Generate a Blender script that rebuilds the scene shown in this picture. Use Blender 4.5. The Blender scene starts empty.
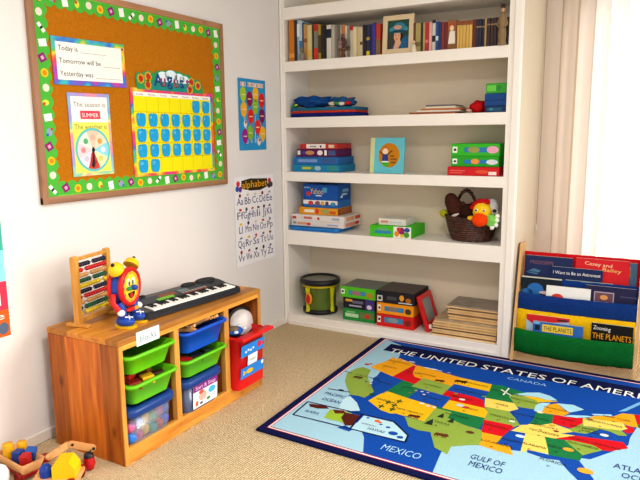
import bpy, math, random
from mathutils import Matrix, Vector
random.seed(7)
PI = math.pi
COL = bpy.context.scene.collection

# ------------------------------------------------------------------ camera maths
CAM = Vector((2.2962, -3.5654, 1.2965)); YAW, PITCH, ROLL, FPX = -0.5129, 0.1659, -0.0090, 623.93
_f = Vector((math.sin(YAW)*math.cos(PITCH), math.cos(YAW)*math.cos(PITCH), -math.sin(PITCH)))
_r = Vector((math.cos(YAW), -math.sin(YAW), 0)); _u = _r.cross(_f)
_c, _s = math.cos(ROLL), math.sin(ROLL)
CR, CU, CF = _c*_r+_s*_u, -_s*_r+_c*_u, _f

def at(axis, val, u, v):
    """the point of the plane (coordinate axis = val) seen at a photograph pixel"""
    d = CF + CR*((u-320)/FPX) - CU*((v-240)/FPX)
    return CAM + d*((val-CAM[axis])/d[axis])

cam = bpy.data.cameras.new('camera'); cam.sensor_fit = 'HORIZONTAL'; cam.sensor_width = 36
cam.lens = FPX*36/640; cam.clip_start = .05
co = bpy.data.objects.new('camera', cam); COL.objects.link(co)
co.matrix_world = Matrix(((CR.x, CU.x, -CF.x, CAM.x), (CR.y, CU.y, -CF.y, CAM.y), (CR.z, CU.z, -CF.z, CAM.z), (0, 0, 0, 1)))
bpy.context.scene.camera = co

# ------------------------------------------------------------------ materials
def lin(c):
    if isinstance(c, str):
        c = [int(c[i:i+2], 16)/255 for i in (0, 2, 4)]
    return tuple((x/12.92 if x <= .04045 else ((x+.055)/1.055)**2.4) for x in c)+(1,)

class NT:
    def __init__(s, name):
        s.m = bpy.data.materials.new(name); s.m.use_nodes = True
        s.t = s.m.node_tree; s.b = s.t.nodes['Principled BSDF']; s.out = s.t.nodes['Material Output']
    def n(s, typ, inp=None, **kw):
        x = s.t.nodes.new('ShaderNode'+typ)
        for k, v in kw.items(): setattr(x, k, v)
        for k, v in (inp or {}).items():
            if isinstance(v, bpy.types.NodeSocket): s.t.links.new(v, x.inputs[k])
            else: x.inputs[k].default_value = v
        return x
    def link(s, a, b): s.t.links.new(a, b)
    def coord(s, scale=(1, 1, 1)):
        c = s.n('TexCoord'); m = s.n('Mapping', {'Vector': c.outputs['Object'], 'Scale': scale}); return m.outputs[0]

_mc = {}
def mat(c, rough=.5, noise=.05, scale=40, bump=0, spec=.35, metal=0):
    key = (c, rough, noise, scale, bump, spec, metal)
    if key in _mc: return _mc[key]
    t = NT('paint_'+str(c)); l = lin(c)
    nz = t.n('TexNoise', {'Vector': t.coord(), 'Scale': scale, 'Detail': 3})
    lo = tuple(x*(1-noise) for x in l[:3])+(1,); hi = tuple(min(1, x*(1+noise)) for x in l[:3])+(1,)
    mx = t.n('Mix', {'Factor': nz.outputs[0], 6: lo, 7: hi}, data_type='RGBA')
    t.link(mx.outputs[2], t.b.inputs['Base Color'])
    t.b.inputs['Roughness'].default_value = rough; t.b.inputs['Specular IOR Level'].default_value = spec
    t.b.inputs['Metallic'].default_value = metal
    if bump:
        bp = t.n('Bump', {'Height': nz.outputs[0], 'Strength': bump, 'Distance': .01}); t.link(bp.outputs[0], t.b.inputs['Normal'])
    _mc[key] = t.m; return t.m
def plastic(c): return mat(c, .3, .02, 20, 0, .35)
def fabric(c): return mat(c, .95, .18, 60, .5, .05)
def paper(c): return mat(c, .6, .03, 30, 0, .2)

def pine(name, grain, plank, c1='c98a35', c2='a8641c', dark='6e3208', width=.09, off=0.0):
    """pine boards: grain axis 0-2, plank axis 0-2"""
    t = NT(name); tc = t.n('TexCoord'); o = tc.outputs['Object']
    sep = t.n('SeparateXYZ', {0: o})
    pl = t.n('Math', {0: sep.outputs[plank], 1: width}, operation='DIVIDE')
    pa = t.n('Math', {0: pl.outputs[0], 1: off}, operation='ADD')
    fl = t.n('Math', {0: pa.outputs[0]}, operation='FLOOR')
    wn = t.n('TexWhiteNoise', {'W': fl.outputs[0]}, noise_dimensions='1D')
    sc = [26, 26, 26]; sc[grain] = 2.2
    mp = t.n('Mapping', {'Vector': o, 'Scale': tuple(sc)})
    ad = t.n('VectorMath', {0: mp.outputs[0], 1: wn.outputs['Color']}, operation='ADD')
    nz = t.n('TexNoise', {'Vector': ad.outputs[0], 'Scale': 1.6, 'Detail': 5, 'Distortion': .6})
    rp = t.n('ValToRGB', {0: nz.outputs[0]}); rp.color_ramp.elements[0].position = .3; rp.color_ramp.elements[1].position = .72
    rp.color_ramp.elements[0].color = lin(c2); rp.color_ramp.elements[1].color = lin(c1)
    hs = t.n('HueSaturation', {'Color': rp.outputs[0]})
    v = t.n('MapRange', {0: wn.outputs['Value'], 3: .72, 4: 1.28}); t.link(v.outputs[0], hs.inputs['Value'])
    # knots
    ks = [9, 9, 9]; ks[grain] = 4.5
    km = t.n('Mapping', {'Vector': o, 'Scale': tuple(ks)})
    vo = t.n('TexVoronoi', {'Vector': km.outputs[0], 'Scale': 1.0, 'Randomness': 1})
    kr = t.n('ValToRGB', {0: vo.outputs['Distance']}); kr.color_ramp.elements[0].position = .05; kr.color_ramp.elements[1].position = .16
    kr.color_ramp.elements[0].color = (1, 1, 1, 1); kr.color_ramp.elements[1].color = (0, 0, 0, 1)
    kf = t.n('Math', {0: kr.outputs[0], 1: .75}, operation='MULTIPLY')
    mx = t.n('Mix', {'Factor': kf.outputs[0], 6: hs.outputs[0], 7: lin(dark)}, data_type='RGBA')
    # plank joints
    fr = t.n('Math', {0: pa.outputs[0]}, operation='FRACT')
    jr = t.n('ValToRGB', {0: fr.outputs[0]}); jr.color_ramp.elements[0].position = 0; jr.color_ramp.elements[1].position = .035
    jr.color_ramp.elements[0].color = (.6, .6, .6, 1); jr.color_ramp.elements[1].color = (1, 1, 1, 1)
    mj = t.n('Mix', {'Factor': 1.0, 6: mx.outputs[2], 7: jr.outputs[0]}, data_type='RGBA', blend_type='MULTIPLY')
    t.link(mj.outputs[2], t.b.inputs['Base Color'])
    t.b.inputs['Roughness'].default_value = .38; t.b.inputs['Specular IOR Level'].default_value = .35
    return t.m
PINE_SIDE = pine('pine_side', 2, 0, 'cf7a22', 'a04c0e', '5c2406', .105, .35)
PINE_TOP = pine('pine_top', 1, 0, 'd2933c', 'b06b1f', '7a3a0c', .11, .2)
PINE_EDGE = pine('pine_edge', 1, 2, 'dda048', 'bf7a2a', '7a3a0c', .3, .5)
PINE_POST = pine('pine_post', 2, 1, 'dfa550', 'c58333', '8a4a15', .3, .5)
BEECH = pine('beech', 2, 1, 'dba452', 'c68a3a', 'b07030', .5, .5)
MAPLE = pine('rack_wood', 2, 1, 'd9b27c', 'c99d64', 'b58850', .5, .5)
BOARDWOOD = pine('board_frame_wood', 1, 2, 'b98a68', 'a37552', '8a5f40', .9, .5)
BOARDWOODV = pine('board_frame_wood_upright', 2, 1, 'b98a68', 'a37552', '8a5f40', .9, .5)
PUZZLE = pine('puzzle_ply', 0, 2, 'ecc994', 'd2a66e', '8a6034', .02, .5)
TOYWOOD = pine('toy_wood', 0, 1, 'e3b079', 'cf955a', 'b57a45', .5, .5)

def m_wall():
    t = NT('wall_paint'); nz = t.n('TexNoise', {'Vector': t.coord(), 'Scale': 90, 'Detail': 4})
    n2 = t.n('TexNoise', {'Vector': t.coord(), 'Scale': 1.3, 'Detail': 2})
    mx = t.n('Mix', {'Factor': n2.outputs[0], 6: lin('e2dedd'), 7: lin('ebe7e5')}, data_type='RGBA')
    t.link(mx.outputs[2], t.b.inputs['Base Color']); t.b.inputs['Roughness'].default_value = .75; t.b.inputs['Specular IOR Level'].default_value = .2
    bp = t.n('Bump', {'Height': nz.outputs[0], 'Strength': .12, 'Distance': .004}); t.link(bp.outputs[0], t.b.inputs['Normal']); return t.m
WALL = m_wall()
CREAM = mat('ded0ba', .7, .02, 20, .03, .2)
WHITE = mat('f0ebe5', .4, .015, 12, 0, .3)
TRIMW = mat('e6dfd8', .5, .02, 20)
CEIL = mat('eeeeea', .9, .02, 20)

def m_carpet():
    t = NT('loop_carpet'); c = t.coord()
    rot = t.n('Mapping', {'Vector': c, 'Rotation': (0, 0, .12)})
    wv = t.n('TexWave', {'Vector': rot.outputs[0], 'Scale': 29, 'Distortion': 3.0, 'Detail': 2, 'Detail Scale': 4}, bands_direction='X')
    nz = t.n('TexNoise', {'Vector': c, 'Scale': 75, 'Detail': 4})
    n2 = t.n('TexNoise', {'Vector': c, 'Scale': 2.2, 'Detail': 3})
    vo = t.n('TexVoronoi', {'Vector': c, 'Scale': 95})
    a = t.n('Math', {0: wv.outputs['Fac'], 1: .5}, operation='MULTIPLY')
    b = t.n('Math', {0: nz.outputs[0], 1: .75, 2: a.outputs[0]}, operation='MULTIPLY_ADD')
    rp = t.n('ValToRGB', {0: b.outputs[0]}); e = rp.color_ramp.elements
    e[0].position = .2; e[0].color = lin('a0825a'); e[1].position = .78; e[1].color = lin('f2deba')
    n2f = t.n('Math', {0: n2.outputs[0], 1: .55}, operation='MULTIPLY'); m2 = t.n('Mix', {'Factor': n2f.outputs[0], 6: rp.outputs[0], 7: lin('d8ba8e')}, data_type='RGBA')
    t.link(m2.outputs[2], t.b.inputs['Base Color'])
    t.b.inputs['Roughness'].default_value = 1; t.b.inputs['Specular IOR Level'].default_value = .02
    h = t.n('Math', {0: vo.outputs['Distance'], 1: .5, 2: wv.outputs['Fac']}, operation='MULTIPLY_ADD')
    bp = t.n('Bump', {'Height': h.outputs[0], 'Strength': .8, 'Distance': .008}); t.link(bp.outputs[0], t.b.inputs['Normal']); return t.m
CARPET = m_carpet()

def m_cork():
    t = NT('cork'); nz = t.n('TexNoise', {'Vector': t.coord(), 'Scale': 130, 'Detail': 4})
    rp = t.n('ValToRGB', {0: nz.outputs[0]}); e = rp.color_ramp.elements
    e[0].position = .3; e[0].color = lin('b06a0e'); e[1].position = .7; e[1].color = lin('bf7916')
    t.link(rp.outputs[0], t.b.inputs['Base Color']); t.b.inputs['Roughness'].default_value = .9; t.b.inputs['Specular IOR Level'].default_value = .1; return t.m
CORK = m_cork()

def m_rainbow(name, sat=.85, val=.95, freq=1.0, ph=0.0, pale=0.0):
    """tie-dye border print: hue runs along the wall"""
    t = NT(name); nz = t.n('TexNoise', {'Vector': t.coord((1, 1, 1)), 'Scale': 5*freq, 'Detail': 1.0})
    sep = t.n('SeparateXYZ', {0: t.coord()})
    s = t.n('Math', {0: sep.outputs[1], 1: sep.outputs[2]}, operation='ADD')
    h = t.n('Math', {0: s.outputs[0], 1: 2.4*freq, 2: ph}, operation='MULTIPLY_ADD')
    h2 = t.n('Math', {0: nz.outputs[0], 1: 1.4, 2: h.outputs[0]}, operation='MULTIPLY_ADD')
    fr = t.n('Math', {0: h2.outputs[0]}, operation='FRACT')
    rp = t.n('ValToRGB', {0: fr.outputs[0]}); cr = rp.color_ramp
    cols = ['e0405a', 'f08030', 'f3d43c', '58bb5a', '39b7c4', '3a6fd0', '8a4bc0', 'e0358a', 'e0405a']
    cr.elements[0].color = lin(cols[0]); cr.elements[1].color = lin(cols[-1])
    for i, c in enumerate(cols[1:-1]): cr.elements.new((i+1)/(len(cols)-1)).color = lin(c)
    mx = t.n('Mix', {'Factor': pale, 6: rp.outputs[0], 7: (1, 1, 1, 1)}, data_type='RGBA')
    t.link(mx.outputs[2], t.b.inputs['Base Color']); t.b.inputs['Roughness'].default_value = .5; return t.m
TIEDYE = m_rainbow('tie_dye_print', freq=1.9, ph=.35); TIEDYE2 = m_rainbow('tie_dye_print_pale', pale=.25, ph=.4, freq=1.6)

def m_trans(name, c, alpha, rough=.1, gloss=.08, dif=.3):
    t = NT(name); l = lin(c)
    tr = t.n('BsdfTransparent', {'Color': l}); gl = t.n('BsdfGlossy', {'Color': (1, 1, 1, 1), 'Roughness': rough}); df = t.n('BsdfDiffuse', {'Color': l})
    a = t.n('MixShader', {0: dif, 1: tr.outputs[0], 2: df.outputs[0]})
    b = t.n('MixShader', {0: gloss, 1: a.outputs[0], 2: gl.outputs[0]}); t.link(b.outputs[0], t.out.inputs[0]); return t.m
GLASS = m_trans('window_glass', 'ffffff', 1, .02, .06, 0)
CLEAR = m_trans('clear_plastic', 'e6ebf4', 1, .2, .05, .09)
GREENCLEAR = m_trans('green_clear_plastic', '7d9b3a', 1, .15, .07, .45)

def m_blind(name, c, tl):
    t = NT(name); l = lin(c)
    wv = t.n('TexNoise', {'Vector': t.coord((60, 60, 4)), 'Scale': 3})
    mx = t.n('Mix', {'Factor': wv.outputs[0], 6: tuple(x*.95 for x in l[:3])+(1,), 7: l}, data_type='RGBA')
    df = t.n('BsdfDiffuse', {'Color': mx.outputs[2]}); tr = t.n('BsdfTranslucent', {'Color': mx.outputs[2]})
    a = t.n('MixShader', {0: tl, 1: df.outputs[0], 2: tr.outputs[0]}); t.link(a.outputs[0], t.out.inputs[0]); return t.m
BLIND = m_blind('blind_fabric', 'f6ece4', .44)
def m_wicker():
    t = NT('wicker'); nz = t.n('TexNoise', {'Vector': t.coord(), 'Scale': 60, 'Detail': 3})
    rp = t.n('ValToRGB', {0: nz.outputs[0]}); e = rp.color_ramp.elements
    e[0].position = .3; e[0].color = lin('2a120c'); e[1].position = .75; e[1].color = lin('8a4a32')
    wv = t.n('TexWave', {'Vector': t.coord(), 'Scale': 24, 'Distortion': 1.2}, bands_direction='Z')
    mw = t.n('Mix', {'Factor': wv.outputs['Fac'], 6: lin('1c0a06'), 7: rp.outputs[0]}, data_type='RGBA'); t.link(mw.outputs[2], t.b.inputs['Base Color'])
    bp = t.n('Bump', {'Height': wv.outputs['Fac'], 'Strength': .6, 'Distance': .006}); t.link(bp.outputs[0], t.b.inputs['Normal']); t.b.inputs['Roughness'].default_value = .38; return t.m
WICKER = m_wicker()

# ------------------------------------------------------------------ mesh builder
_tc = {}
def text_geo(s):
    if s in _tc: return _tc[s]
    cu = bpy.data.curves.new('t', 'FONT'); cu.body = s; cu.resolution_u = 2; cu.size = 1
    o = bpy.data.objects.new('t', cu); COL.objects.link(o)
    dg = bpy.context.evaluated_depsgraph_get(); me = bpy.data.meshes.new_from_object(o.evaluated_get(dg))
    vs = [tuple(v.co[:2]) for v in me.vertices]; fs = [tuple(p.vertices) for p in me.polygons]
    bpy.data.objects.remove(o); bpy.data.curves.remove(cu); bpy.data.meshes.remove(me)
    if not vs: _tc[s] = ([], []); return _tc[s]
    x0 = min(v[0] for v in vs); x1 = max(v[0] for v in vs); w = x1-x0
    _tc[s] = ([(v[0]-x0, v[1]) for v in vs], fs); return _tc[s]

def frame(O, ux, uy):
    ux = Vector(ux).normalized(); uy = Vector(uy); uy = (uy-ux*uy.dot(ux)).normalized(); n = ux.cross(uy)
    return Matrix(((ux.x, uy.x, n.x, O[0]), (ux.y, uy.y, n.y, O[1]), (ux.z, uy.z, n.z, O[2]), (0, 0, 0, 1)))
def wallf(x, y=0, z=0): return frame((x, y, z), (0, 1, 0), (0, 0, 1))      # faces +x
def frontf(y, x=0, z=0): return frame((x, y, z), (1, 0, 0), (0, 0, 1))     # faces -y
def floorf(z, x=0, y=0): return frame((x, y, z), (1, 0, 0), (0, 1, 0))     # faces +z

class MB:
    def __init__(s): s.v = []; s.f = []; s.k = []; s.sm = []; s.mats = []; s.M = Matrix.Identity(4)
    def mi(s, m):
        if m not in s.mats: s.mats.append(m)
        return s.mats.index(m)
    def add(s, vs, fs, m, smooth=False):
        b = len(s.v); i = s.mi(m)
        s.v += [tuple(s.M @ Vector(v)) for v in vs]
        for f in fs: s.f.append(tuple(b+x for x in f)); s.k.append(i); s.sm.append(smooth)
        return s
    def box(s, x0, x1, y0, y1, z0, z1, m, bev=0, seg=2):
        if x0 > x1: x0, x1 = x1, x0
        if y0 > y1: y0, y1 = y1, y0
        if z0 > z1: z0, z1 = z1, z0
        if not bev:
            v = [(x, y, z) for z in (z0, z1) for y in (y0, y1) for x in (x0, x1)]
            return s.add(v, [(0, 2, 3, 1), (4, 5, 7, 6), (0, 1, 5, 4), (2, 6, 7, 3), (0, 4, 6, 2), (1, 3, 7, 5)], m)
        bev = min(bev, (x1-x0)*.49, (y1-y0)*.49, (z1-z0)*.49)
        import bmesh
        bm = bmesh.new(); bmesh.ops.create_cube(bm, size=1)
        for v in bm.verts: v.co = Vector(((x0+x1)/2+v.co.x*(x1-x0), (y0+y1)/2+v.co.y*(y1-y0), (z0+z1)/2+v.co.z*(z1-z0)))
        bmesh.ops.bevel(bm, geom=list(bm.edges), offset=bev, segments=seg, affect='EDGES', profile=.5)
        bm.verts.index_update()
        s.add([tuple(v.co) for v in bm.verts], [tuple(v.index for v in f.verts) for f in bm.faces], m, False); bm.free(); return s
    def loft(s, loops, m, cap0=True, cap1=True, smooth=True):
        n = len(loops[0]); v = [p for l in loops for p in l]; f = []
        for i in range(len(loops)-1):
            for j in range(n):
                a, b = i*n+j, i*n+(j+1) % n; f.append((a, b, b+n, a+n))
        s.add(v, f, m, smooth)
        if cap0: s.add(loops[0], [tuple(reversed(range(n)))], m)
        if cap1: s.add(loops[-1], [tuple(range(n))], m)
        return s
    def lathe(s, prof, m, c=(0, 0, 0), n=28, smooth=True, cap=True):
        L = [[(c[0]+r*math.cos(2*PI*j/n), c[1]+r*math.sin(2*PI*j/n), c[2]+z) for j in range(n)] for r, z in prof]
        return s.loft(L, m, cap, cap, smooth)
    def cyl(s, p0, p1, r0, m, r1=None, n=16, cap=True):
        p0, p1 = Vector(p0), Vector(p1); r1 = r0 if r1 is None else r1; d = (p1-p0).normalized()
        a = d.orthogonal().normalized(); b = d.cross(a)
        L = [[tuple(p+a*(r*math.cos(2*PI*j/n))+b*(r*math.sin(2*PI*j/n))) for j in range(n)] for p, r in ((p0, r0), (p1, r1))]
        return s.loft(L, m, cap, cap)
    def tube(s, pts, r, m, n=10):
        P = [Vector(p) for p in pts]; L = []
        a = None
        for i, p in enumerate(P):
            d = (P[min(i+1, len(P)-1)]-P[max(i-1, 0)]).normalized()
            a = d.orthogonal().normalized() if a is None else (a-d*a.dot(d)).normalized()
            b = d.cross(a); rr = r[i] if isinstance(r, (list, tuple)) else r
            L.append([tuple(p+a*(rr*math.cos(2*PI*j/n))+b*(rr*math.sin(2*PI*j/n))) for j in range(n)])
        return s.loft(L, m)
    def sph(s, c, r, m, n=18, k=10, bump=0, fq=3.0):
        if not isinstance(r, (list, tuple)): r = (r, r, r)
        v = []; f = []
        from mathutils import noise
        for i in range(k+1):
            th = PI*i/k
            for j in range(n):
                ph = 2*PI*j/n; d = Vector((math.sin(th)*math.cos(ph), math.sin(th)*math.sin(ph), math.cos(th)))
                q = 1+(bump*noise.noise(d*fq+Vector(c)*7) if bump else 0)
                v.append((c[0]+d.x*r[0]*q, c[1]+d.y*r[1]*q, c[2]+d.z*r[2]*q))
        for i in range(k):
            for j in range(n):
                a, b = i*n+j, i*n+(j+1) % n; f.append((a, a+n, b+n, b))
        return s.add(v, f, m, True)
    # flat print in the current frame
    def poly(s, pts, m, z=0):
        ar = sum(pts[i][0]*pts[(i+1) % len(pts)][1]-pts[(i+1) % len(pts)][0]*pts[i][1] for i in range(len(pts)))
        if ar < 0: pts = pts[::-1]
        return s.add([(p[0], p[1], z) for p in pts], [tuple(range(len(pts)))], m)
    def rect(s, x0, y0, x1, y1, m, z=0): return s.poly([(x0, y0), (x1, y0), (x1, y1), (x0, y1)], m, z)
    def ell(s, cx, cy, rx, ry, m, z=0, n=20, a0=0, a1=2*PI):
        full = abs(a1-a0-2*PI) < 1e-6
        p = [(cx+rx*math.cos(a0+(a1-a0)*i/n), cy+ry*math.sin(a0+(a1-a0)*i/n)) for i in range(n if full else n+1)]
        if not full: p.append((cx, cy))
        return s.poly(p, m, z)
    def line(s, p, q, w, m, z=0):
        p, q = Vector(p[:2]), Vector(q[:2]); d = (q-p).normalized(); n = Vector((-d.y, d.x))*w/2
        return s.poly([tuple(p-n), tuple(q-n), tuple(q+n), tuple(p+n)], m, z)
    def text(s, t, x, y, h, m, z=0, w=None, align='L', rot=0):
        vs, fs = text_geo(t)
        if not vs: return s
        sy = h/.70; W = max(v[0] for v in vs); sx = (w/W) if w else sy
        off = {'L': 0, 'C': -W*sx/2, 'R': -W*sx}[align]; c, n = math.cos(rot), math.sin(rot)
        out = []
        for a, b in vs:
            X, Y = a*sx+off, b*sy; out.append((x+X*c-Y*n, y+X*n+Y*c, z))
        return s.add(out, fs, m)
    def prism(s, pts, z0, z1, m, smooth=False):
        ar = sum(pts[i][0]*pts[(i+1) % len(pts)][1]-pts[(i+1) % len(pts)][0]*pts[i][1] for i in range(len(pts)))
        if ar < 0: pts = pts[::-1]
        return s.loft([[(p[0], p[1], z0) for p in pts], [(p[0], p[1], z1) for p in pts]], m, smooth=smooth)
    def build(s, name, parent=None, M=None):
        me = bpy.data.meshes.new(name)
        vs = s.v
        if M is not None: Mi = M.inverted(); vs = [tuple(Mi @ Vector(v)) for v in vs]
        me.from_pydata(vs, [], s.f)
        for m in s.mats: me.materials.append(m)
        me.polygons.foreach_set('material_index', s.k); me.polygons.foreach_set('use_smooth', s.sm); me.update()
        o = bpy.data.objects.new(name, me); COL.objects.link(o)
        if M is not None and parent is None: o.matrix_world = M
        if parent is not None: o.parent = parent
        return o

def tag(o, label, cat, group=None, kind=None):
    o['label'] = label; o['category'] = cat
    if group: o['group'] = group
    if kind: o['kind'] = kind
    return o
def thing(name, label, cat, loc=(0, 0, 0), group=None, rz=0):
    o = bpy.data.objects.new(name, None); COL.objects.link(o); o.empty_display_size = .05
    o.location = loc; o.rotation_euler = (0, 0, rz); return tag(o, label, cat, group)
def part(name, mb, root, label=None):
    """mb is in the local coordinates of root"""
    o = mb.build(name, root)
    if label: o['label'] = label
    return o
def struct(name, mb): o = mb.build(name); o['kind'] = 'structure'; return o
def rr(w, d, r, z, cx=0, cy=0, k=5):
    out = []
    for sx, sy, a in ((1, 1, 0), (-1, 1, PI/2), (-1, -1, PI), (1, -1, 1.5*PI)):
        for i in range(k):
            t = a+PI/2*i/(k-1); out.append((cx+sx*(w/2-r)+r*math.cos(t), cy+sy*(d/2-r)+r*math.sin(t), z))
    return out
def copy_tree(o, parent=None):
    c = o.copy(); COL.objects.link(c); c.parent = parent
    for ch in [x for x in bpy.data.objects if x.parent == o]: copy_tree(ch, c)
    return c

# ================================================================== THE ROOM
XR = 1.545            # end of the bookcase / start of the window recess
CH = 2.46             # ceiling height
YW = .72              # window wall
struct('floor', MB().box(-.1, 4.2, -5, .9, -.1, 0, CARPET))
struct('wall_left', MB().box(-.12, 0, -5, .9, -.1, CH, WALL))
struct('ceiling', MB().box(-.12, 4.2, -5, .9, CH, CH+.1, CEIL))
struct('wall_back', MB().box(0, XR-.03, .42, .9, 0, CH, CREAM))
struct('wall_return', MB().box(XR-.012, XR, .03, YW, 0, CH, mat('d9cdb8', .7, .02, 20, .03, .2)))
WX0, WX1, WZ0, WZ1 = 1.80, 3.75, .06, 2.16
w = MB()
w.box(XR-.012, WX0, YW+.0005, .9, 0, CH, CREAM); w.box(WX1, 4.2, YW, .9, 0, CH, CREAM)
w.box(WX0, WX1, YW, .9, WZ1, CH, CREAM); w.box(WX0, WX1, YW, .9, 0, WZ0, CREAM)
struct('wall_window', w)
struct('baseboard_left', MB().box(0, .014, -5, -.005, 0, .048, TRIMW, .004))
m = MB(); fr = mat('d8d8d4', .4)
m.box(WX0, WX0+.05, .76, .82, WZ0, WZ1, fr); m.box(WX1-.05, WX1, .76, .82, WZ0, WZ1, fr)
m.box(WX0, WX1, .76, .82, WZ0, WZ0+.06, fr); m.box(WX0, WX1, .76, .82, WZ1-.05, WZ1, fr); m.box(2.76, 2.82, .75, .82, WZ0, WZ1, fr)
win = struct('window_1', m)
g = MB().box(WX0+.05, 2.76, .787, .791, WZ0+.06, WZ1-.05, GLASS).build('window_pane', win)
g = MB().box(2.82, WX1-.05, .787, .791, WZ0+.06, WZ1-.05, GLASS).build('window_pane', win)

# vertical blind: one thing, every slat a part
bl = thing('vertical_blind', 'pale peach vertical slat blind drawn across the tall window beside the bookcase', 'blind', (2.0, .64, 0))
part('head_rail', MB().box(-.44, 1.75, -.03, .03, 2.25, 2.30, mat('e9e6e0', .4), .004), bl)
slatx = [1.593, 1.690, 1.784, 1.876, 1.968, 2.06, 2.152, 2.244, 2.336, 2.428, 2.52]
for i, sx in enumerate(slatx):
    a = math.radians((6, -24, -26, -22, -14, -20, -16, -20, -18, -20, -20)[i])
    L = []; n = 9
    for z in (.03, 2.25):
        front = []; back = []
        for k in range(n):
            t = (k/(n-1)-.5)*.096; bow = .011*(1-(t/.048)**2)
            X, Y = t*math.cos(a)+bow*math.sin(a), t*math.sin(a)-bow*math.cos(a)
            front.append((sx-2.0+X, Y, z))
        L.append(front)
    sb = MB(); v = L[0]+L[1]; sb.add(v, [(k, k+1, n+k+1, n+k) for k in range(n-1)], BLIND, True)
    part('slat', sb, bl)
cb = MB(); cb.tube([(-.443, -.05, 2.25), (-.44, -.05, 1.4), (-.442, -.05, .72)], .0025, mat('a79c8e', .5), 6); part('pull_cord', cb, bl)
cb = MB(); cb.lathe([(.004, 0), (.008, .01), (.007, .035), (.003, .05)], mat('d8d2c6', .4), (-.442, -.05, .67), 10); part('cord_weight', cb, bl)

# ================================================================== BOOKCASE
A, B, C_ = .035, 1.472, 1.545
zA, zB, zC, zD, zE, zF = 2.035, 1.7735, 1.4156, 1.0587, .6629, .0727
TB, TC, TD, TE = .066, .068, .063, .098
BD = .30
bc = thing('bookcase', 'tall white built-in bookcase with five open shelves and cream back', 'bookcase', (0, 0, 0))
m = MB().box(.004, A, .0, .34, 0, CH-.01, WHITE, .003); m.box(.0035, .021, -.012, .0, 0, CH-.01, WHITE, .005); part('side_panel', m, bc)
m = MB().box(B, C_-.014, 0, .34, 0, CH-.01, WHITE, .003); m.box(B+.04, C_, .0, .028, 0, CH-.01, WHITE, .003); m.box(B+.03, C_-.002, -.012, .0, 0, CH-.01, WHITE, .005); part('side_panel', m, bc)
part('back_panel', MB().box(A, B, BD, .34, 0, CH-.01, CREAM), bc)
for z, t in ((zB, TB), (zC, TC), (zD, TD), (zE, TE)):
    m = MB().box(A, B, .015, BD, z-.03, z, WHITE); m.box(A-.003, B+.003, -.004, .018, z-t, z, WHITE, .003); part('shelf', m, bc)
m = MB().box(A, B, .015, BD, zF-.02, zF, WHITE); m.box(A-.003, B+.003, -.004, .018, 0, zF, WHITE, .003); m.box(A, B, -.014, -.004, 0, .03, WHITE, .003); part('plinth_shelf', m, bc)
m = MB().box(A-.003, B+.003, -.004, .02, zA, zA+.075, WHITE, .003); m.box(A, B, .02, BD, zA, zA+.03, WHITE); part('top_shelf', m, bc)
m = MB().box(A, B, .02, BD, CH-.06, CH-.012, WHITE); part('crown', m, bc)
# ================================================================== BULLETIN BOARD
GRN = paper('4fb53e'); WHT = paper('f4f2ee'); BLK = paper('26262a')
K0, K1, Z0, Z1 = -1.872, -.623, 1.0205, 1.922
fw = .030
bb = thing('bulletin_board', 'large wood-framed cork bulletin board with a green scalloped border on white wall', 'bulletin board', (0, (K0+K1)/2, (Z0+Z1)/2))
hw, hh = (K1-K0)/2, (Z1-Z0)/2
m = MB(); m.M = wallf(0)
m.box(-hw+.01, hw-.01, -hh+.01, hh-.01, .002, .012, CORK); part('cork_panel', m, bb)
m = MB(); m.M = wallf(0)
m.box(-hw, -hw+fw, -hh, hh, .002, .022, BOARDWOODV, .003); m.box(hw-fw, hw, -hh, hh, .002, .022, BOARDWOODV, .003)
m.box(-hw, hw, hh-fw, hh, .002, .0215, BOARDWOOD, .003); m.box(-hw, hw, -hh, -hh+fw, .002, .0215, BOARDWOOD, .003); part('frame', m, bb)
def scallop(mb, L, wd, m, z, ph=0):
    """strip along +x from 0 to L, straight edge at y=0, wavy inner edge near y=wd"""
    n = max(2, round(L/.052)); pts = [(0, 0), (L, 0)]
    for i in range(n*8, -1, -1):
        t = i/(n*8)*L; pts.append((t, wd-.012+.015*abs(math.sin(PI*t/(L/n)))))
    mb.poly(pts, m, z)
icons = ['sq', 'dia', 'smile', 'dot', 'dot2', 'sq', 'blue', 'dia', 'smile', 'dot', 'crayon']
def icon(mb, k, x, y, z, a=0):
    if k == 'sq': mb.M = mb.M @ Matrix.Translation((x, y, 0)) @ Matrix.Rotation(a+.15, 4, 'Z'); mb.rect(-.015, -.019, .015, .019, WHT, z); return
    if k == 'dia':
        mb.M = mb.M @ Matrix.Translation((x, y, 0)) @ Matrix.Rotation(a+.5, 4, 'Z'); mb.rect(-.017, -.017, .017, .017, paper('8e1f74'), z); mb.rect(-.007, -.007, .007, .007, paper('e8a8c8'), z+.0004); return
    if k == 'smile': mb.ell(x, y, .018, .018, paper('f2c21c'), z); mb.ell(x, y, .010, .010, paper('e38a1a'), z+.0004); return
    if k == 'dot': mb.ell(x, y, .016, .016, paper('f0dccb'), z); return
    if k == 'dot2': mb.ell(x, y, .012, .016, paper('d9e04a'), z); mb.ell(x+.005, y-.008, .007, .007, paper('d2483a'), z+.0004); return
    if k == 'blue': mb.ell(x, y, .017, .015, paper('8fa0b8'), z); mb.ell(x-.012, y+.012, .006, .006, paper('c23a3a'), z+.0004); mb.ell(x+.012, y-.01, .006, .006, paper('3c5fc0'), z+.0004); return
    if k == 'crayon': mb.M = mb.M @ Matrix.Translation((x, y, 0)) @ Matrix.Rotation(a+.7, 4, 'Z'); mb.rect(-.022, -.008, .022, .008, WHT, z); mb.rect(-.004, -.008, .006, .008, BLK, z+.0004); return
m = MB(); bw = .062
iw, ih = hw-fw, hh-fw
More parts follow.
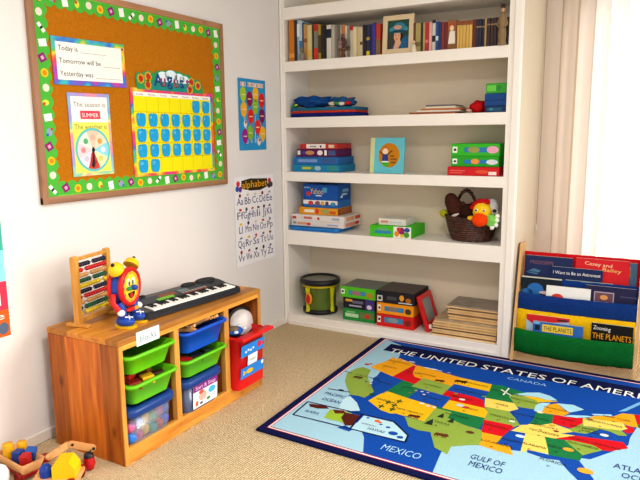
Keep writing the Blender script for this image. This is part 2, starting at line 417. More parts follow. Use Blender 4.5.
S = [((-iw, -ih), (1, 0), 2*iw), ((iw, -ih), (0, 1), 2*ih), ((iw, ih), (-1, 0), 2*iw), ((-iw, ih), (0, -1), 2*ih)]
q = 0
for si, (o, d, L) in enumerate(S):
    F = frame((.0125+.0006*si, o[0], o[1]), (0, d[0], d[1]), (0, -d[1], d[0])); m.M = F
    scallop(m, L, bw, GRN, 0)
    m.M = F; m.rect(0, .0, L, .004, paper('7ed24a'), .0003)
    n = round(L/.062)
    for i in range(n):
        m.M = F; icon(m, icons[q % len(icons)], (i+.5)*L/n, .029+.004*math.sin(q*2.1), .0008); q += 1
part('border_trim', m, bb)

def card(name, label, cat, y, z, w, h, tilt=0, x=.0155, group=None):
    """a flat sheet on the wall: origin at its centre, local x along the wall, local y up"""
    r = bpy.data.objects.new(name, None); COL.objects.link(r); r.empty_display_size = .03
    r.matrix_world = wallf(x, y, z) @ Matrix.Rotation(tilt, 4, 'Z'); return tag(r, label, cat, group)
# day chart
t = card('day_chart', 'white day chart reading Today is, Tomorrow will be, Yesterday was, rainbow edged', 'chart', -1.571, 1.621, .395, .19, .02)
m = MB(); m.box(-.2, .2, -.098, .098, 0, .0012, TIEDYE); m.rect(-.180, -.078, .180, .078, WHT, .0016)
for i, s in enumerate(('Today is', 'Tomorrow will be', 'Yesterday was')):
    y = .043-.052*i; m.text(s, -.168, y, .021, BLK, .002); W = .021/.7*max(v[0] for v in text_geo(s)[0])
    m.line((-.168+W+.012, y-.003), (.168 if i else .09, y-.003), .0015, paper('888888'), .002)
m.ell(.188, .075, .006, .006, paper('7a1a50'), .0022)
part('sheet', m, t)
# weather chart
t = card('weather_chart', 'tall yellow weather wheel chart reading The season is summer, pinned on the cork board', 'chart', -1.594, 1.309, .228, .36, .012)
m = MB(); m.box(-.115, .115, -.181, .181, 0, .0012, TIEDYE2); m.rect(-.1, -.166, .1, .055, paper('f0e96a'), .0016); m.rect(-.1, .055, .1, .166, WHT, .0016)
GY = paper('777777'); m.text('The season is', 0, .122, .021, GY, .002, w=.175, align='C'); m.text('The weather is', 0, .025, .021, paper('8a8a4a'), .002, w=.18, align='C')
m.rect(-.054, .069, .056, .105, paper('e0445c'), .002); m.text('SUMMER', 0, .077, .018, WHT, .0024, w=.09, align='C')
part('sheet', m, t)
m = MB(); m.M = Matrix.Translation((.002, -.067, 0)); m.ell(0, 0, .097, .097, paper('63c3c6'), .0024, 40)
cols = ['8ed8e8', 'f2d8c0', 'f4c8b0', 'd9f0e0', 'f0d0d8', 'e8dcec', 'd04a40', 'f2e8b8']
for i, c in enumerate(cols): m.ell(0, 0, .086, .086, paper(c), .0028, 8, i*PI/4-.4, (i+1)*PI/4-.4)
for i in range(8):
    a = (i+.5)*PI/4-.4; m.ell(.055*math.cos(a), .055*math.sin(a), .013, .013, paper(['ffffff', 'f0a050', 'f0b0a0', '60b070', 'e09090', 'c8c8d8', 'a02828', 'f0d070'][i]), .0031, 12)
part('weather_wheel', m, t)
m = MB(); m.M = Matrix.Translation((.002, -.067, 0)); m.poly([(-.006, .012), (.006, .012), (.002, -.075), (-.006, -.08), (-.016, -.07)], BLK, .0036); m.ell(0, 0, .009, .009, BLK, .0036); m.poly([(-.012, -.012), (-.004, -.012), (-.012, -.06), (-.024, -.055)], paper('c03030'), .0037)
part('pointer', m, t)
# calendar
CY, CZ = -1.043, 1.318
t = card('calendar_chart', 'yellow monthly calendar pocket chart with a tie-dye rim, pinned on the cork board', 'calendar', CY, CZ, .61, .42)
m = MB(); m.box(-.307, .307, -.214, .214, 0, .0014, TIEDYE)
m.rect(-.288, .176, .288, .196, WHT, .0017)
for i, d in enumerate(('Sunday', 'Monday', 'Tuesday', 'Wednesday', 'Thursday', 'Friday', 'Saturday')): m.text(d, -.287+.082*(i+.5), .181, .009, GY, .002, align='C', w=.05)
m.rect(-.288, -.199, .288, .176, paper('f0e400'), .0017)
for i in range(1, 7): m.line((-.287+.082*i, -.199), (-.287+.082*i, .176), .002, paper('c9b400'), .002)
for j in range(1, 5): m.line((-.287, .176-.075*j), (.287, .176-.075*j), .003, paper('d8b000'), .002)
part('sheet', m, t)
rows = ['top', 'second', 'third', 'fourth', 'bottom']; days = ['Sunday', 'Monday', 'Tuesday', 'Wednesday', 'Thursday', 'Friday', 'Saturday']
BLU = paper('1ba3dc'); BLD = paper('0d6fa8'); HL = paper('9fdcf4')
proto = None; dn = 0
for j in range(5):
    for i in range(7):
        if (j == 0 and i < 5) or (j == 4 and i > 1): continue
        dn += 1
        cyy, czz = CY-.287+.082*(i+.5), CZ+.176-.075*(j+.5)-.001
        m = MB(); pts = []
        for k in range(28):
            a = 2*PI*k/28; e = .5
            X = .031*math.copysign(abs(math.cos(a))**e, math.cos(a)); Y = .033*math.copysign(abs(math.sin(a))**e, math.sin(a))
            if Y > .028: Y -= .006*math.exp(-(X/.008)**2)
            if Y < 0: X *= 1+.14*Y/.033
            pts.append((X, Y))
        m.prism(pts, 0, .0008, BLU); m.poly([(-.003, .024), (.001, .024), (.004, .034), (0, .035)], BLD, .0012)
        m.text(str(dn), -.021, .006, .014, HL, .0012); 
        o = m.build('date_card', None); o.matrix_world = wallf(.0195, cyy, czz) @ Matrix.Rotation(.04*math.sin(dn*3), 4, 'Z')
        tag(o, 'blue apple-shaped date card in the %s row of the calendar, under %s' % (rows[j], days[i]), 'date card', 'blue date cards on the calendar')
# month header
t = card('month_header', 'August name card with clouds and sunflowers above the calendar', 'month card', -1.062, 1.572, .49, .09)
m = MB(); out = [(-.24, -.045), (.245, -.045), (.245, .0), (.215, .025), (.18, .03), (.16, .03), (.14, .048), (.1, .05), (.06, .058), (0, .062), (-.05, .055), (-.1, .05), (-.12, .035), (-.15, .045), (-.175, .045), (-.2, .03), (-.235, .035), (-.25, .01)]
m.prism(out, .001, .0022, paper('2f9a5a'))
for cx, cy, r in ((-.06, .02, .035), (0, .03, .036), (.06, .022, .032), (.1, .015, .03)): m.ell(cx, cy, r*1.25, r*.85, paper('dff2fa'), .0026)
m.rect(-.14, -.044, .16, .0, paper('1f8f8a'), .003)
for cx, cy in ((-.215, .005), (-.165, .018), (-.168, -.022), (.155, .012), (.205, -.004), (.14, -.028)):
    for k in range(8): a = k*PI/4; m.ell(cx+.014*math.cos(a), cy+.014*math.sin(a), .01, .01, paper('f0b52a'), .0034, 10)
    m.ell(cx, cy, .014, .014, paper('c2331c'), .0038)
for i, ch in enumerate('August'):
    X = -.128+.047*i; yy = -.022 if ch != 'g' else -.012
    m.text(ch, X+.004, yy-.003, .062, BLK, .0042, align='L'); m.text(ch, X, yy, .062, paper('1f4f9a' if i % 2 == 0 else 'b04a70'), .0046)
part('sheet', m, t)

# ------------------------------------------------------------------ posters straight on the wall
t = card('birthday_poster', 'blue birthday poster printed with twelve bright balloons', 'poster', -.331, 1.426, .287, .43, 0, .003)
m = MB(); m.box(-.1435, .1435, -.215, .215, 0, .001, paper('2a94cc'))
s = 'OUR BIRTHDAYS'; cl = ['d02a34', 'f0ece0', '3a3a9a', 'e8b030', '2a8a3a', 'b0282a', '7a2a80']
for i, ch in enumerate(s):
    X = -.12+.0185*i
    if ch == ' ': continue
    m.rect(X, .168, X+.0165, .194, paper('f0d8c8'), .0014); m.text(ch, X+.008, .172, .018, paper(cl[i % 7]), .0017, align='C')
bal = [(-.095, .12, 'a8c82a'), (-.03, .095, '8f1a4a'), (.035, .125, 'f0b81c'), (.1, .09, 'd8241c'), (-.092, .03, 'f0b020'), (.03, .05, '8fc030'), (-.02, -.01, 'd8261e'), (.1, -.005, '7a1a5a'), (.05, -.075, 'e02a20'), (-.03, -.11, '88b82c'), (.105, -.115, 'e8b42a'), (-.085, -.13, '9a2090')]
for X, Y, c in bal:
    m.line((X, Y-.045), (X*.6, -.17), .002, WHT, .0013)
    pts = [(X+.032*math.cos(a)*(1+.12*math.sin(a)), Y+.046*math.sin(a)) for a in [2*PI*k/24 for k in range(24)]]
    m.poly(pts, paper(c), .0016); m.poly([(X-.008, Y-.054), (X+.008, Y-.054), (X, Y-.044)], paper(c), .0017); m.line((X-.018, Y), (X+.018, Y), .006, paper('f4d8a8'), .0019)
for X, Y in ((-.08, -.055), (.06, -.165)): m.ell(X, Y, .018, .024, paper('e8d8d0'), .0019, 12); m.ell(X+.004, Y+.01, .01, .01, paper('a86a4a'), .0022, 10)
part('sheet', m, t)

t = card('alphabet_poster', 'white alphabet chart with a picture above each letter pair', 'poster', -.3285, .7745, .427, .555, 0, .003)
m = MB(); m.box(-.2135, .2135, -.278, .278, 0, .001, paper('efecf0'))
m.poly([(-.145, .205), (-.14, .252), (-.05, .262), (.05, .256), (.14, .252), (.145, .2), (.06, .182), (-.05, .186)], paper('3a2a10'), .0013)
m.text('alphabet', 0, .205, .044, paper('f0b01c'), .0017, w=.27, align='C')
for X, Y, c in ((-.175, .235, 'd8303a'), (-.185, .205, '2a5ab0'), (-.155, .2, '7a3a90'), (.165, .235, 'c02a3a'), (.185, .21, '3a5a3a'), (.16, .205, '4a2a60')): m.ell(X, Y, .018, .018, paper(c), .0015, 12)
NV = paper('2c2c6a')
R_ = ['A B C D E', 'F G H I J K', 'L M N O P', 'Q R S T U', 'V W X Y Z']
pc = ['8a2a1a', 'c8b890', 'd8c8b0', '7a2018', 'a89a8a', 'c0281c', '4a4a4a', 'b03020', '5a3a30', '4a2a20', '6a2a6a', 'f0c020', '303048', 'c8c8a8', 'b03a18', '8a8a9a', '6a7a8a', 'e8b820', 'c05040', '4a4a58', '703018', 'a02a20', '902018', '3a3a3a', '2a2a40', '5a5a7a']
q = 0
for j, row in enumerate(R_):
    L = row.split(); n = len(L)
    for i, ch in enumerate(L):
        X = -.16+.32*i/(n-1); Y = .105-.088*j
        m.text(ch+ch.lower(), X, Y, .045, NV, .0015, align='C', w=.064 if ch not in 'IJL' else .036)
        c = paper(pc[q]); q += 1
        if q % 3 == 0: m.rect(X-.012, Y+.05, X+.014, Y+.064, c, .0015)
        elif q % 3 == 1: m.ell(X, Y+.057, .012, .012, c, .0015, 12)
        else: m.poly([(X-.016, Y+.05), (X+.016, Y+.054), (X+.006, Y+.068), (X-.008, Y+.062)], c, .0015)
part('sheet', m, t)

# colour-banded poster, mostly beyond the picture's edge
t = card('colour_band_poster', 'poster of teal, cyan, pink and orange bands at the end of the white wall', 'poster', -2.35, .735, .6, .5, 0, .003)
m = MB(); m.box(-.3, .295, -.235, .26, 0, .001, paper('f2efec'))
for z0, z1, c in ((.125, .25, '3fb0a0'), (0, .125, '8fdce8'), (-.115, 0, 'dc3a58'), (-.225, -.115, 'e8641c')): m.rect(-.3, z0, .291, z1, paper(c), .0014)
m.text('red', .12, -.095, .05, WHT, .002, w=.14); m.text('orange', -.05, -.152, .03, WHT, .002, w=.32); m.ell(.262, -.19, .022, .025, paper('5a6a80'), .002)
part('sheet', m, t)
# ================================================================== TOY STORAGE CABINET
XB, XF, TY1, TY2, TH = .072, .4866, -1.942, -.987, .52
cab = thing('storage_cabinet', 'low pine toy storage cabinet with three open bays against the white wall', 'cabinet', (0, 0, 0))
D1, D2 = (-1.634, -1.602), (-1.288, -1.252)
m = MB().box(XB, XF-.006, TY1, TY1+.018, 0, TH-.024, PINE_SIDE, .002); m.box(XF-.006, XF, TY1, TY1+.02, 0, TH-.024, PINE_POST, .001); part('side_panel', m, cab)
m = MB().box(XB, XF-.006, TY2-.018, TY2, 0, TH-.024, PINE_SIDE, .002); m.box(XF-.006, XF, TY2-.024, TY2, 0, TH-.024, PINE_POST, .001); part('side_panel', m, cab)
for a, b in (D1, D2):
    m = MB().box(XB+.02, XF-.006, a+.006, b-.006, .03, .482, PINE_SIDE, .002); m.box(XF-.03, XF-.002, a, b, .07, .482, PINE_POST, .002); part('divider', m, cab)
part('top_panel', MB().box(XB-.003, XF, TY1-.002, TY2+.002, TH-.024, TH, PINE_TOP, .003), cab)
part('front_rail', MB().box(XF-.022, XF, TY1+.018, TY2-.018, TH-.042, TH-.023, PINE_EDGE, .001), cab)
part('bottom_rail', MB().box(XF-.022, XF-.001, TY1+.018, TY2-.018, .0, .072, PINE_EDGE, .002), cab)
part('bottom_panel', MB().box(XB+.012, XF-.022, TY1+.018, TY2-.018, .045, .062, PINE_SIDE), cab)
part('back_panel', MB().box(XB+.002, XB+.012, TY1+.018, TY2-.018, .02, .49, PINE_SIDE), cab)
m = MB(); m.M = wallf(XF+.0008, -1.786, .501) @ Matrix.Rotation(.0, 4, 'Z'); m.box(-.064, .064, -.029, .029, 0, .0012, paper('cfe9e6')); m.rect(-.06, -.025, .06, .025, paper('eef3f0'), .0015)
m.text('blocks', 0, -.014, .026, paper('4a6a78'), .002, w=.09, align='C')
part('bay_label', m, cab, 'pale card label lettered blocks')

def tub(w, d, h, m, rim=.012, taper=.022, t=.004, lip=.012, r=.03):
    """open box, origin at the centre of its base"""
    L = [rr(w-2*taper-2*rim, d-2*taper-2*rim, r, 0), rr(w-2*rim-.006, d-2*rim-.006, r, h-lip), rr(w, d, r+.004, h-lip), rr(w, d, r+.004, h-.002), rr(w-.004, d-.004, r+.003, h),
         rr(w-2*rim-2*t, d-2*rim-2*t, r-.004, h), rr(w-2*taper-2*rim-2*t, d-2*taper-2*rim-2*t, r-.006, t)]
    return MB().loft(L, m, True, True, True)
LG, TB_, RD = plastic('6cc81a'), plastic('0c54cc'), plastic('d8181c')
def bin_(name, label, y0, y1, z0, z1, xf, m, xd=.395):
    t = thing(name, label, 'bin', (xf-xd/2, (y0+y1)/2, z0), 'pull-out toy bins'); part('tub', tub(y1-y0, 1, z1-z0, m) if False else tubx(xd, y1-y0, z1-z0, m), t); return t
def tubx(d, w, h, m): return tub(d, w, h, m)
b1 = bin_('toy_bin', 'light green toy bin, topmost in the bay under the blocks label', -1.918, -1.640, .362, .446, .515, LG)
b2 = bin_('toy_bin', 'light green toy bin of blocks above the clear tub, under another green bin', -1.918, -1.640, .238, .328, .52, LG)
b3 = bin_('toy_bin', 'bright blue toy bin heaped with wooden pieces in the middle bay', -1.598, -1.292, .35, .452, .522, TB_)
b4 = bin_('toy_bin', 'light green toy bin under the blue bin in the middle bay', -1.598, -1.292, .236, .322, .515, LG)
# red bin, deep, with sea-animal stickers
t = thing('toy_bin', 'deep red toy bin with blue fish stickers in the bay nearest the bookcase', 'bin', (.335, -1.131, .0625), 'pull-out toy bins')
part('tub', tub(.40, .246, .272, RD, .003, .005), t)
m = MB(); m.box(.18, .232, -.120, .145, .254, .272, RD, .006); part('front_lip', m, t)
def sticker(name, y0, y1, z0, z1, c, dec, lab=None):
    m = MB(); zc = (z0+z1)/2; X = .1925+.0055*(zc/.26)
    m.M = frame((X+.004, (y0+y1)/2, zc), (0, 1, 0), (.082, 0, 1)); w, h = (y1-y0)/2, (z1-z0)/2
    m.box(-w, w, -h, h, 0, .001, c); dec(m, w, h); o = part(name, m, t, lab)
def d1(m, w, h):
    m.ell(w*.55, .004, .017, .017, paper('d8203a'), .0014, 12); m.poly([(w*.75, 0), (w*.95, .014), (w*.95, -.014)], paper('d8203a'), .0014)
    for k in range(4): m.ell(-w*.6+.02*k, -.008+.006*(k % 2), .008, .006, paper('dff0fa'), .0014, 10)
def d2(m, w, h):
    m.ell(-w*.25, .0, .03, .012, paper('e8b81e'), .0014, 16); m.poly([(-w*.55, 0), (-w*.8, .014), (-w*.8, -.014)], paper('e8b81e'), .0014); m.ell(w*.85, .012, .011, .011, WHT, .0014, 12)
def d3(m, w, h): m.text('boats', 0, -.008, .018, paper('60707a'), .0014, align='C', w=w*1.3)
sticker('sticker', -.098, .096, .165, .226, paper('2f86d8'), d1); sticker('sticker', -.104, .092, .056, .112, paper('2f86d8'), d2); sticker('name_label', -.045, .035, .112, .165, paper('f4f4f4'), d3, 'white name label')
# clear tubs with blue lids
LID = plastic('163f86')
def clear_tub(label, y0, y1, z0, h, xf, body):
    t = thing('lidded_tub', label, 'tub', (xf-.16, (y0+y1)/2, z0), 'clear plastic tubs with blue lids'); w = y1-y0
    part('tub', MB().loft([rr(.28, w-.05, .03, 0), rr(.30, w-.025, .03, h-.02), rr(.294, w-.031, .028, h-.02), rr(.274, w-.056, .026, .004)], body), t)
    part('lid', MB().loft([rr(.318, w-.006, .034, h-.034), rr(.322, w, .034, h-.03), rr(.322, w, .034, h-.008), rr(.31, w-.012, .03, h), rr(.25, w-.07, .02, h-.001), rr(.24, w-.08, .02, h-.007)], LID), t)
    return t
ct = clear_tub('clear plastic tub of bright toys with a dark blue lid under green bins', -1.920, -1.655, .0625, .163, .505, CLEAR)
ct2 = clear_tub('clear tub with a purple and white picture label under its dark blue lid', -1.598, -1.335, .0625, .165, .505, m_trans('blue_tint_plastic', '7686b4', 1, .2, .06, .4))
m = MB(); m.M = frame((.1505, .01, .075), (0, 1, 0), (.055, 0, 1))
m.box(-.085, .085, -.056, .056, 0, .001, WHT); m.rect(-.085, .022, .085, .056, paper('8a2a8a'), .0014); m.text('Sort & Snap', 0, .030, .018, paper('f4d8f0'), .0018, align='C', w=.14)
m.ell(.045, 0, .026, .016, paper('45b4dc'), .0014, 16); m.ell(-.02, -.01, .028, .022, paper('e0b0a0'), .0014, 14); m.ell(-.03, .012, .018, .01, paper('d05a4a'), .0018, 12); m.ell(.02, -.036, .014, .008, paper('4a8a5a'), .0014, 10); m.ell(-.06, -.036, .01, .014, paper('c06a50'), .0014, 10); m.ell(-.03, -.042, .012, .006, paper('5a3a80'), .0018, 10); m.ell(.06, -.03, .014, .012, paper('d8d0e0'), .0014, 10)
part('picture_label', m, ct2, 'white and purple picture label')
# toys behind the clear wall
cc = ['2a7ad8', 'e04a7a', 'f0c030', '2a9a8a', 'd83a3a', '3a5ad0', 'e06aa0', '2a7ad8', 'f0b020', '2f9f60', 'd84a90', '2a6ad0']
nm = {'2a7ad8': 'bright blue', 'e04a7a': 'pink', 'f0c030': 'yellow', '2a9a8a': 'teal', 'd83a3a': 'red', '3a5ad0': 'royal blue', 'e06aa0': 'rose pink', 'f0b020': 'amber', '2f9f60': 'green', 'd84a90': 'magenta', '2a6ad0': 'mid blue'}
for i, c in enumerate(cc):
    y = -1.885+.0385*(i % 6); z = .094+.052*(i//6)+.004*math.sin(i*4)
    r = .025; m = MB(); m.sph((0, 0, 0), (r, r*.95, r), plastic(c), 14, 8, .25, 2)
    o = m.build('plastic_toy', None); o.location = (.462-.003*(i % 3), y, z)
    same = cc.count(c) > 1
    tag(o, '%s plastic toy behind the clear wall of the tub under the green bins' % nm[c], 'toy', 'bright toys in the clear tub' if same else 'bright toys in the clear tub')
# blocks in the green bins, wooden pieces in the blue bin
def block(name, label, loc, size, m, rot, group, bev=.003, cat='block'):
    o = MB().box(-size[0]/2, size[0]/2, -size[1]/2, size[1]/2, -size[2]/2, size[2]/2, m, bev).build(name, None)
    o.location = loc; o.rotation_euler = rot; return tag(o, label, cat, group)
bl_ = [('8e2218', 'dark red', (.47, -1.86, .312), (.05, .06, .035)), ('f0b81e', 'yellow', (.468, -1.785, .312), (.05, .06, .035)), ('4a2a20', 'dark brown', (.46, -1.715, .306), (.05, .05, .03)), ('c0281e', 'bright red', (.40, -1.83, .318), (.05, .07, .035)), ('7a4a1e', 'brown', (.40, -1.74, .314), (.06, .05, .04)), ('28506e', 'slate blue', (.34, -1.80, .312), (.06, .06, .04))]
for c, n, l, sz in bl_: block('toy_block', '%s toy block lying in the lower green bin under the blocks label' % n, l, sz, mat(c, .4), (.1, .12, l[0]*9), 'blocks in the lower green bin')
for c, n, l, sz in (('b02020', 'red', (.462, -1.545, .306), (.045, .055, .03)), ('20242e', 'black', (.46, -1.47, .304), (.05, .06, .03)), ('20402e', 'dark green', (.455, -1.39, .304), (.05, .05, .03))):
    block('toy_block', '%s toy block in the green bin of the middle bay' % n, l, sz, mat(c, .4), (.1, -.1, l[1]*7), 'blocks in the middle green bin')
for i, (y, dx, rz, ln) in enumerate(((-1.55, 0, .5, .11), (-1.50, -.02, -.3, .09), (-1.45, .005, .9, .11), (-1.40, -.015, .2, .10), (-1.352, 0, -.5, .09), (-1.47, -.06, 1.2, .12), (-1.38, -.065, 1.7, .12))):
    m = MB(); n = 8; P = []
    for k in range(n+1): P.append((-ln/2+ln*k/n, .014*math.sin(PI*k/n)+.0))
    Q = [(x, y_+.024) for x, y_ in reversed(P)]; m.prism(P+Q, -.006, .006, TOYWOOD); m.cyl((ln/2-.002, .012, 0), (ln/2+.008, .012, 0), .006, TOYWOOD, n=10)
    o = m.build('wooden_track', None); o.location = (.455+dx, y, .446+.006*(i % 3)); o.rotation_euler = (.3*math.sin(i*2), -.25+.2*math.cos(i), rz)
    tag(o, 'pale curved wooden track piece heaped in the blue bin', 'toy track', 'wooden pieces in the blue bin')
# toys in the top of the red bin
t = thing('hand_drum', 'round white toy drum standing in the red bin', 'drum', (.412, -1.055, .350))
F = frame((0, 0, 0), (.50, .86, 0), (-.12, .08, 1)); m = MB(); m.M = F; m.cyl((0, 0, -.035), (0, 0, .0), .079, mat('2a2320', .5), n=36); part('rim', m, t)
m = MB(); m.M = F; m.lathe([(.066, .0), (.066, .003), (.063, .006), (.0005, .007)], mat('f2eeea', .5), n=36); part('drumhead', m, t)
t = thing('toy_animal', 'small blue and white plush turtle lying on the red bin', 'soft toy', (.462, -1.185, .34))
part('body', MB().sph((0, 0, .006), (.042, .052, .02), fabric('2a5ab0'), 16, 10, .1), t); part('shell', MB().sph((.004, -.012, .020), (.028, .03, .014), fabric('7a6a58'), 14, 8, .15), t)
for dx, dy, s in ((-.01, .052, .014), (.03, .045, .009), (.036, -.03, .011), (-.02, .03, .012)): part('flipper', MB().sph((dx, dy, .012), (s, s*1.2, s*.7), fabric('d8e2ea'), 12, 8), t)

# ================================================================== ON TOP OF THE CABINET
T0 = TH+.0005
ab = thing('abacus', 'wooden bead abacus with ten coloured rows standing on the pine cabinet', 'abacus', (.168, -1.775, T0), None, math.radians(12))
W = .105; H = .298
for s in (-1, 1):
    m = MB(); pts = [(-.012, .014), (.012, .014), (.012, H-.012)]+[(.012*math.cos(a), H-.012+.012*math.sin(a)) for a in [PI*k/8 for k in range(1, 8)]]+[(-.012, H-.012)]
    m.M = frame((0, s*W, 0), (1, 0, 0), (0, 0, 1)) @ Matrix.Translation((0, 0, -.012)); m.prism(pts, 0, .024, BEECH); part('upright', m, ab)
    part('foot', MB().box(-.055, .055, s*W-.013, s*W+.013, 0, .014, BEECH, .003), ab)
part('base_board', MB().box(-.012, .012, -W+.012, W-.012, .014, .034, BEECH, .002), ab); part('top_bar', MB().box(-.008, .008, -W+.012, W-.012, H-.022, H-.008, BEECH, .002), ab)
bcol = ['20223a', 'c81e22', 'd0a060', '1e5a3a', 'e8c81e', '20223a', 'c81e22', 'd0a060', '1e5a3a', 'e8c81e']
split = [5, 2, 4, 5, 9, 5, 1, 2, 1, 1]
wire = mat('b8b8b8', .3, .02, 20, 0, .5, .9)
bead_me = {}
for i in range(10):
    z = H-.042-.0228*i
    rod = part('rod', MB().cyl((0, -W, z), (0, W, z), .0018, wire, n=6), ab)
    for k in range(10):
        y = -W+.02+0.0162*k if k < split[i] else W-.02-0.0162*(9-k)
        c = bcol[i]
        if c not in bead_me: bead_me[c] = MB().lathe([(.003, -.0078), (.0092, -.0055), (.0099, 0), (.0092, .0055), (.003, .0078)], mat(c, .3), n=12)
        m = bead_me[c]
        if not hasattr(m, 'ob'): m.ob = m.build('bead', rod); o = m.ob
        else: o = m.ob.copy(); COL.objects.link(o); o.parent = rod
        o.location = (0, y, z); o.rotation_euler = (PI/2, 0, 0)

# clock toy
CR_, CB_, CYL_ = plastic('cf1f1c'), plastic('1d49a8'), plastic('f0c41e')
ck = thing('clock_toy', 'red, blue and yellow toy alarm clock with smiling face, bells and shoes', 'toy clock', (.335, -1.752, T0), None, math.radians(14))
FZ = .163
m = MB(); m.M = frame((.0, 0, FZ), (0, 1, 0), (0, 0, 1)); m.M = m.M @ Matrix.Diagonal((1, 1.1, 1, 1)); m.cyl((0, 0, -.022), (0, 0, .02), .066, CB_, n=36); part('body', m, ck)
for a, b in ((.016, .034), (-.034, -.020)):
    m = MB(); m.M = frame((0, 0, FZ), (0, 1, 0), (0, 0, 1)) @ Matrix.Diagonal((1, 1.1, 1, 1)); m.lathe([(.06, a), (.074, a), (.076, (a+b)/2), (.072, b), (.06, b), (.06, a)], CR_, n=40, cap=False); part('rim', m, ck)
m = MB(); m.M = frame((.030, 0, FZ), (0, 1, 0), (0, 0, 1)) @ Matrix.Diagonal((1, 1.1, 1, 1))
m.ell(0, 0, .063, .063, plastic('f2b81c'), .0, 36); m.ell(0, 0, .045, .048, plastic('f6d83a'), .001, 32)
for k in range(12): a = k*PI/6; m.text(str(12 if k == 0 else k), .053*math.sin(a), .053*math.cos(a)-.006, .012, CB_, .0015, align='C')
m.ell(-.017, .018, .011, .016, WHT, .0015, 16); m.ell(.017, .018, .011, .016, WHT, .0015, 16); m.ell(-.014, .014, .006, .01, BLK, .002, 12); m.ell(.014, .014, .006, .01, BLK, .002, 12)
m.ell(0, -.022, .026, .024, BLK, .0015, 16, PI, 2*PI); m.ell(0, -.034, .012, .01, CR_, .002, 12); part('face', m, ck)
m = MB(); m.sph((.044, .004, FZ-.004), (.017, .013, .012), CB_); m.sph((.04, -.026, FZ-.003), (.008, .017, .008), plastic('1f8a4a')); part('nose', m, ck)
for s in (-1, 1):
    m = MB(); m.M = Matrix.Translation((.002, s*.055, FZ+.080)) @ Matrix.Rotation(-s*.75, 4, 'X'); m.lathe([(.033, -.004), (.033, 0), (.028, .018), (.014, .028), (.0005, .031)], CYL_, n=24); m.sph((0, 0, .033), .008, BLK, 10, 6); part('bell', m, ck)
    m = MB(); m.tube([(.0, s*.05, FZ-.06), (.006, s*.046, FZ-.085), (.01, s*.042, .04)], .02, CB_, 14); part('leg', m, ck)
    sh = MB(); sh.sph((.022, s*.042, .024), (.042, .029, .022), CB_, 18, 10); o = part('shoe', sh, ck)
    m = MB(); m.loft([rr(.09, .058, .026, 0, .024, s*.042), rr(.094, .062, .028, .008, .024, s*.042)], CYL_); part('sole', m, o)
    m = MB(); m.tube([(.03, s*.042-.014, .0455), (.05, s*.042+.012, .040)], .003, WHT, 6); m.tube([(.03, s*.042+.014, .0455), (.05, s*.042-.012, .040)], .003, WHT, 6); part('lace', m, o)
    m = MB(); m.tube([(-.01, s*.066, FZ-.02), (-.008, s*.078, FZ-.055), (.012, s*.07, FZ-.088)], .012, CR_ if s < 0 else CB_, 10); h = part('arm', m, ck)
    m = MB(); m.sph((.02, s*.066, FZ-.098), (.016, .015, .014), WHT); part('glove', m, h)
m = MB(); m.sph((.028, -.01, .068), (.014, .03, .010), CR_); m.sph((.034, .022, .066), (.01, .018, .008), plastic('f0a81e')); part('bow', m, ck)

# keyboard
kx = Vector((.451-.393, -1.10+1.697, 0)).normalized(); ang = math.atan2(-kx.x, kx.y)
KL, KD = .60, .205
kb = thing('keyboard', 'dark electronic music keyboard with white keys lying on the pine cabinet', 'keyboard', (.422-.0, -1.3985, T0), None, ang)
DK = mat('20242c', .35); DK2 = mat('30363e', .4)
m = MB(); L = []
prof = [(.0, .004), (.0, .030), (-.012, .036), (-.085, .042), (-.15, .056), (-.19, .056), (-.205, .046), (-.205, .004)]
for y in (-KL/2, -KL/2+.012, KL/2-.012, KL/2):
    e = 0 if abs(y) < KL/2 else .006
    L.append([(x+(-e if x > -.1 else e), y, z-e*(z > .01)) for x, z in prof])
m.loft(L, DK, True, True, False); part('case', m, kb)
kw = MB(); F0 = frame((-.008, -KL/2+.05, .0363), (0, 1, 0), (-1, 0, .08)); nk = 29; ww = (KL-.085)/nk
kw.M = F0
for k in range(nk): kw.box(ww*k+.0006, ww*(k+1)-.0006, .0, .066, -.004, .004, mat('f2f0ec', .25), .001, 1)
o = part('white_keys', kw, kb); o['kind'] = 'stuff'
bk = MB(); bk.M = F0
for k in range(nk-1):
    if k % 7 in (0, 1, 3, 4, 5): bk.box(ww*(k+1)-.0045, ww*(k+1)+.0045, .027, .066, .004, .009, BLK, .001, 1)
o = part('black_keys', bk, kb); o['kind'] = 'stuff'
F1 = frame((-.086, 0, .0435), (0, 1, 0), (-.065, 0, .013))
m = MB(); m.M = F1
m.rect(-.26, .004, .20, .06, DK2, .001); m.rect(-.12, .026, -.02, .056, mat('8a4a30', .5), .0016); m.rect(.0, .03, .06, .056, mat('6a7a78', .3), .0016)
part('panel', m, kb)
bt = MB(); bt.M = F1
for r_ in range(2):
    for k in range(6): bt.box(-.15+.0165*k, -.137+.0165*k, .004+.012*r_, .013+.012*r_, .001, .004, plastic('7ac83a'), .001, 1)
for r_ in range(2):
    for k in range(8): bt.box(.0+.02*k, .014+.02*k, .004+.011*r_, .011+.011*r_, .001, .004, mat('9aa4a8' if r_ else 'b05a3a', .4), .001, 1)
o = part('buttons', bt, kb); o['kind'] = 'stuff'
for y, r1, r2 in ((-.24, .05, .03), (-.185, .02, .012), (.1, .042, .026), (.215, .062, .034)):
    m = MB(); m.M = Matrix.Translation((-.168, y, .055)); m.lathe([(1, -.004), (1, .006), (.9, .010), (.75, .008), (.0005, .006)], mat('15171b', .6), n=28)
    for i_, v in enumerate(m.v): m.v[i_] = (-.168+(v[0]+.168)*r2, y+(v[1]-y)*r1, v[2])
    part('speaker', m, kb)

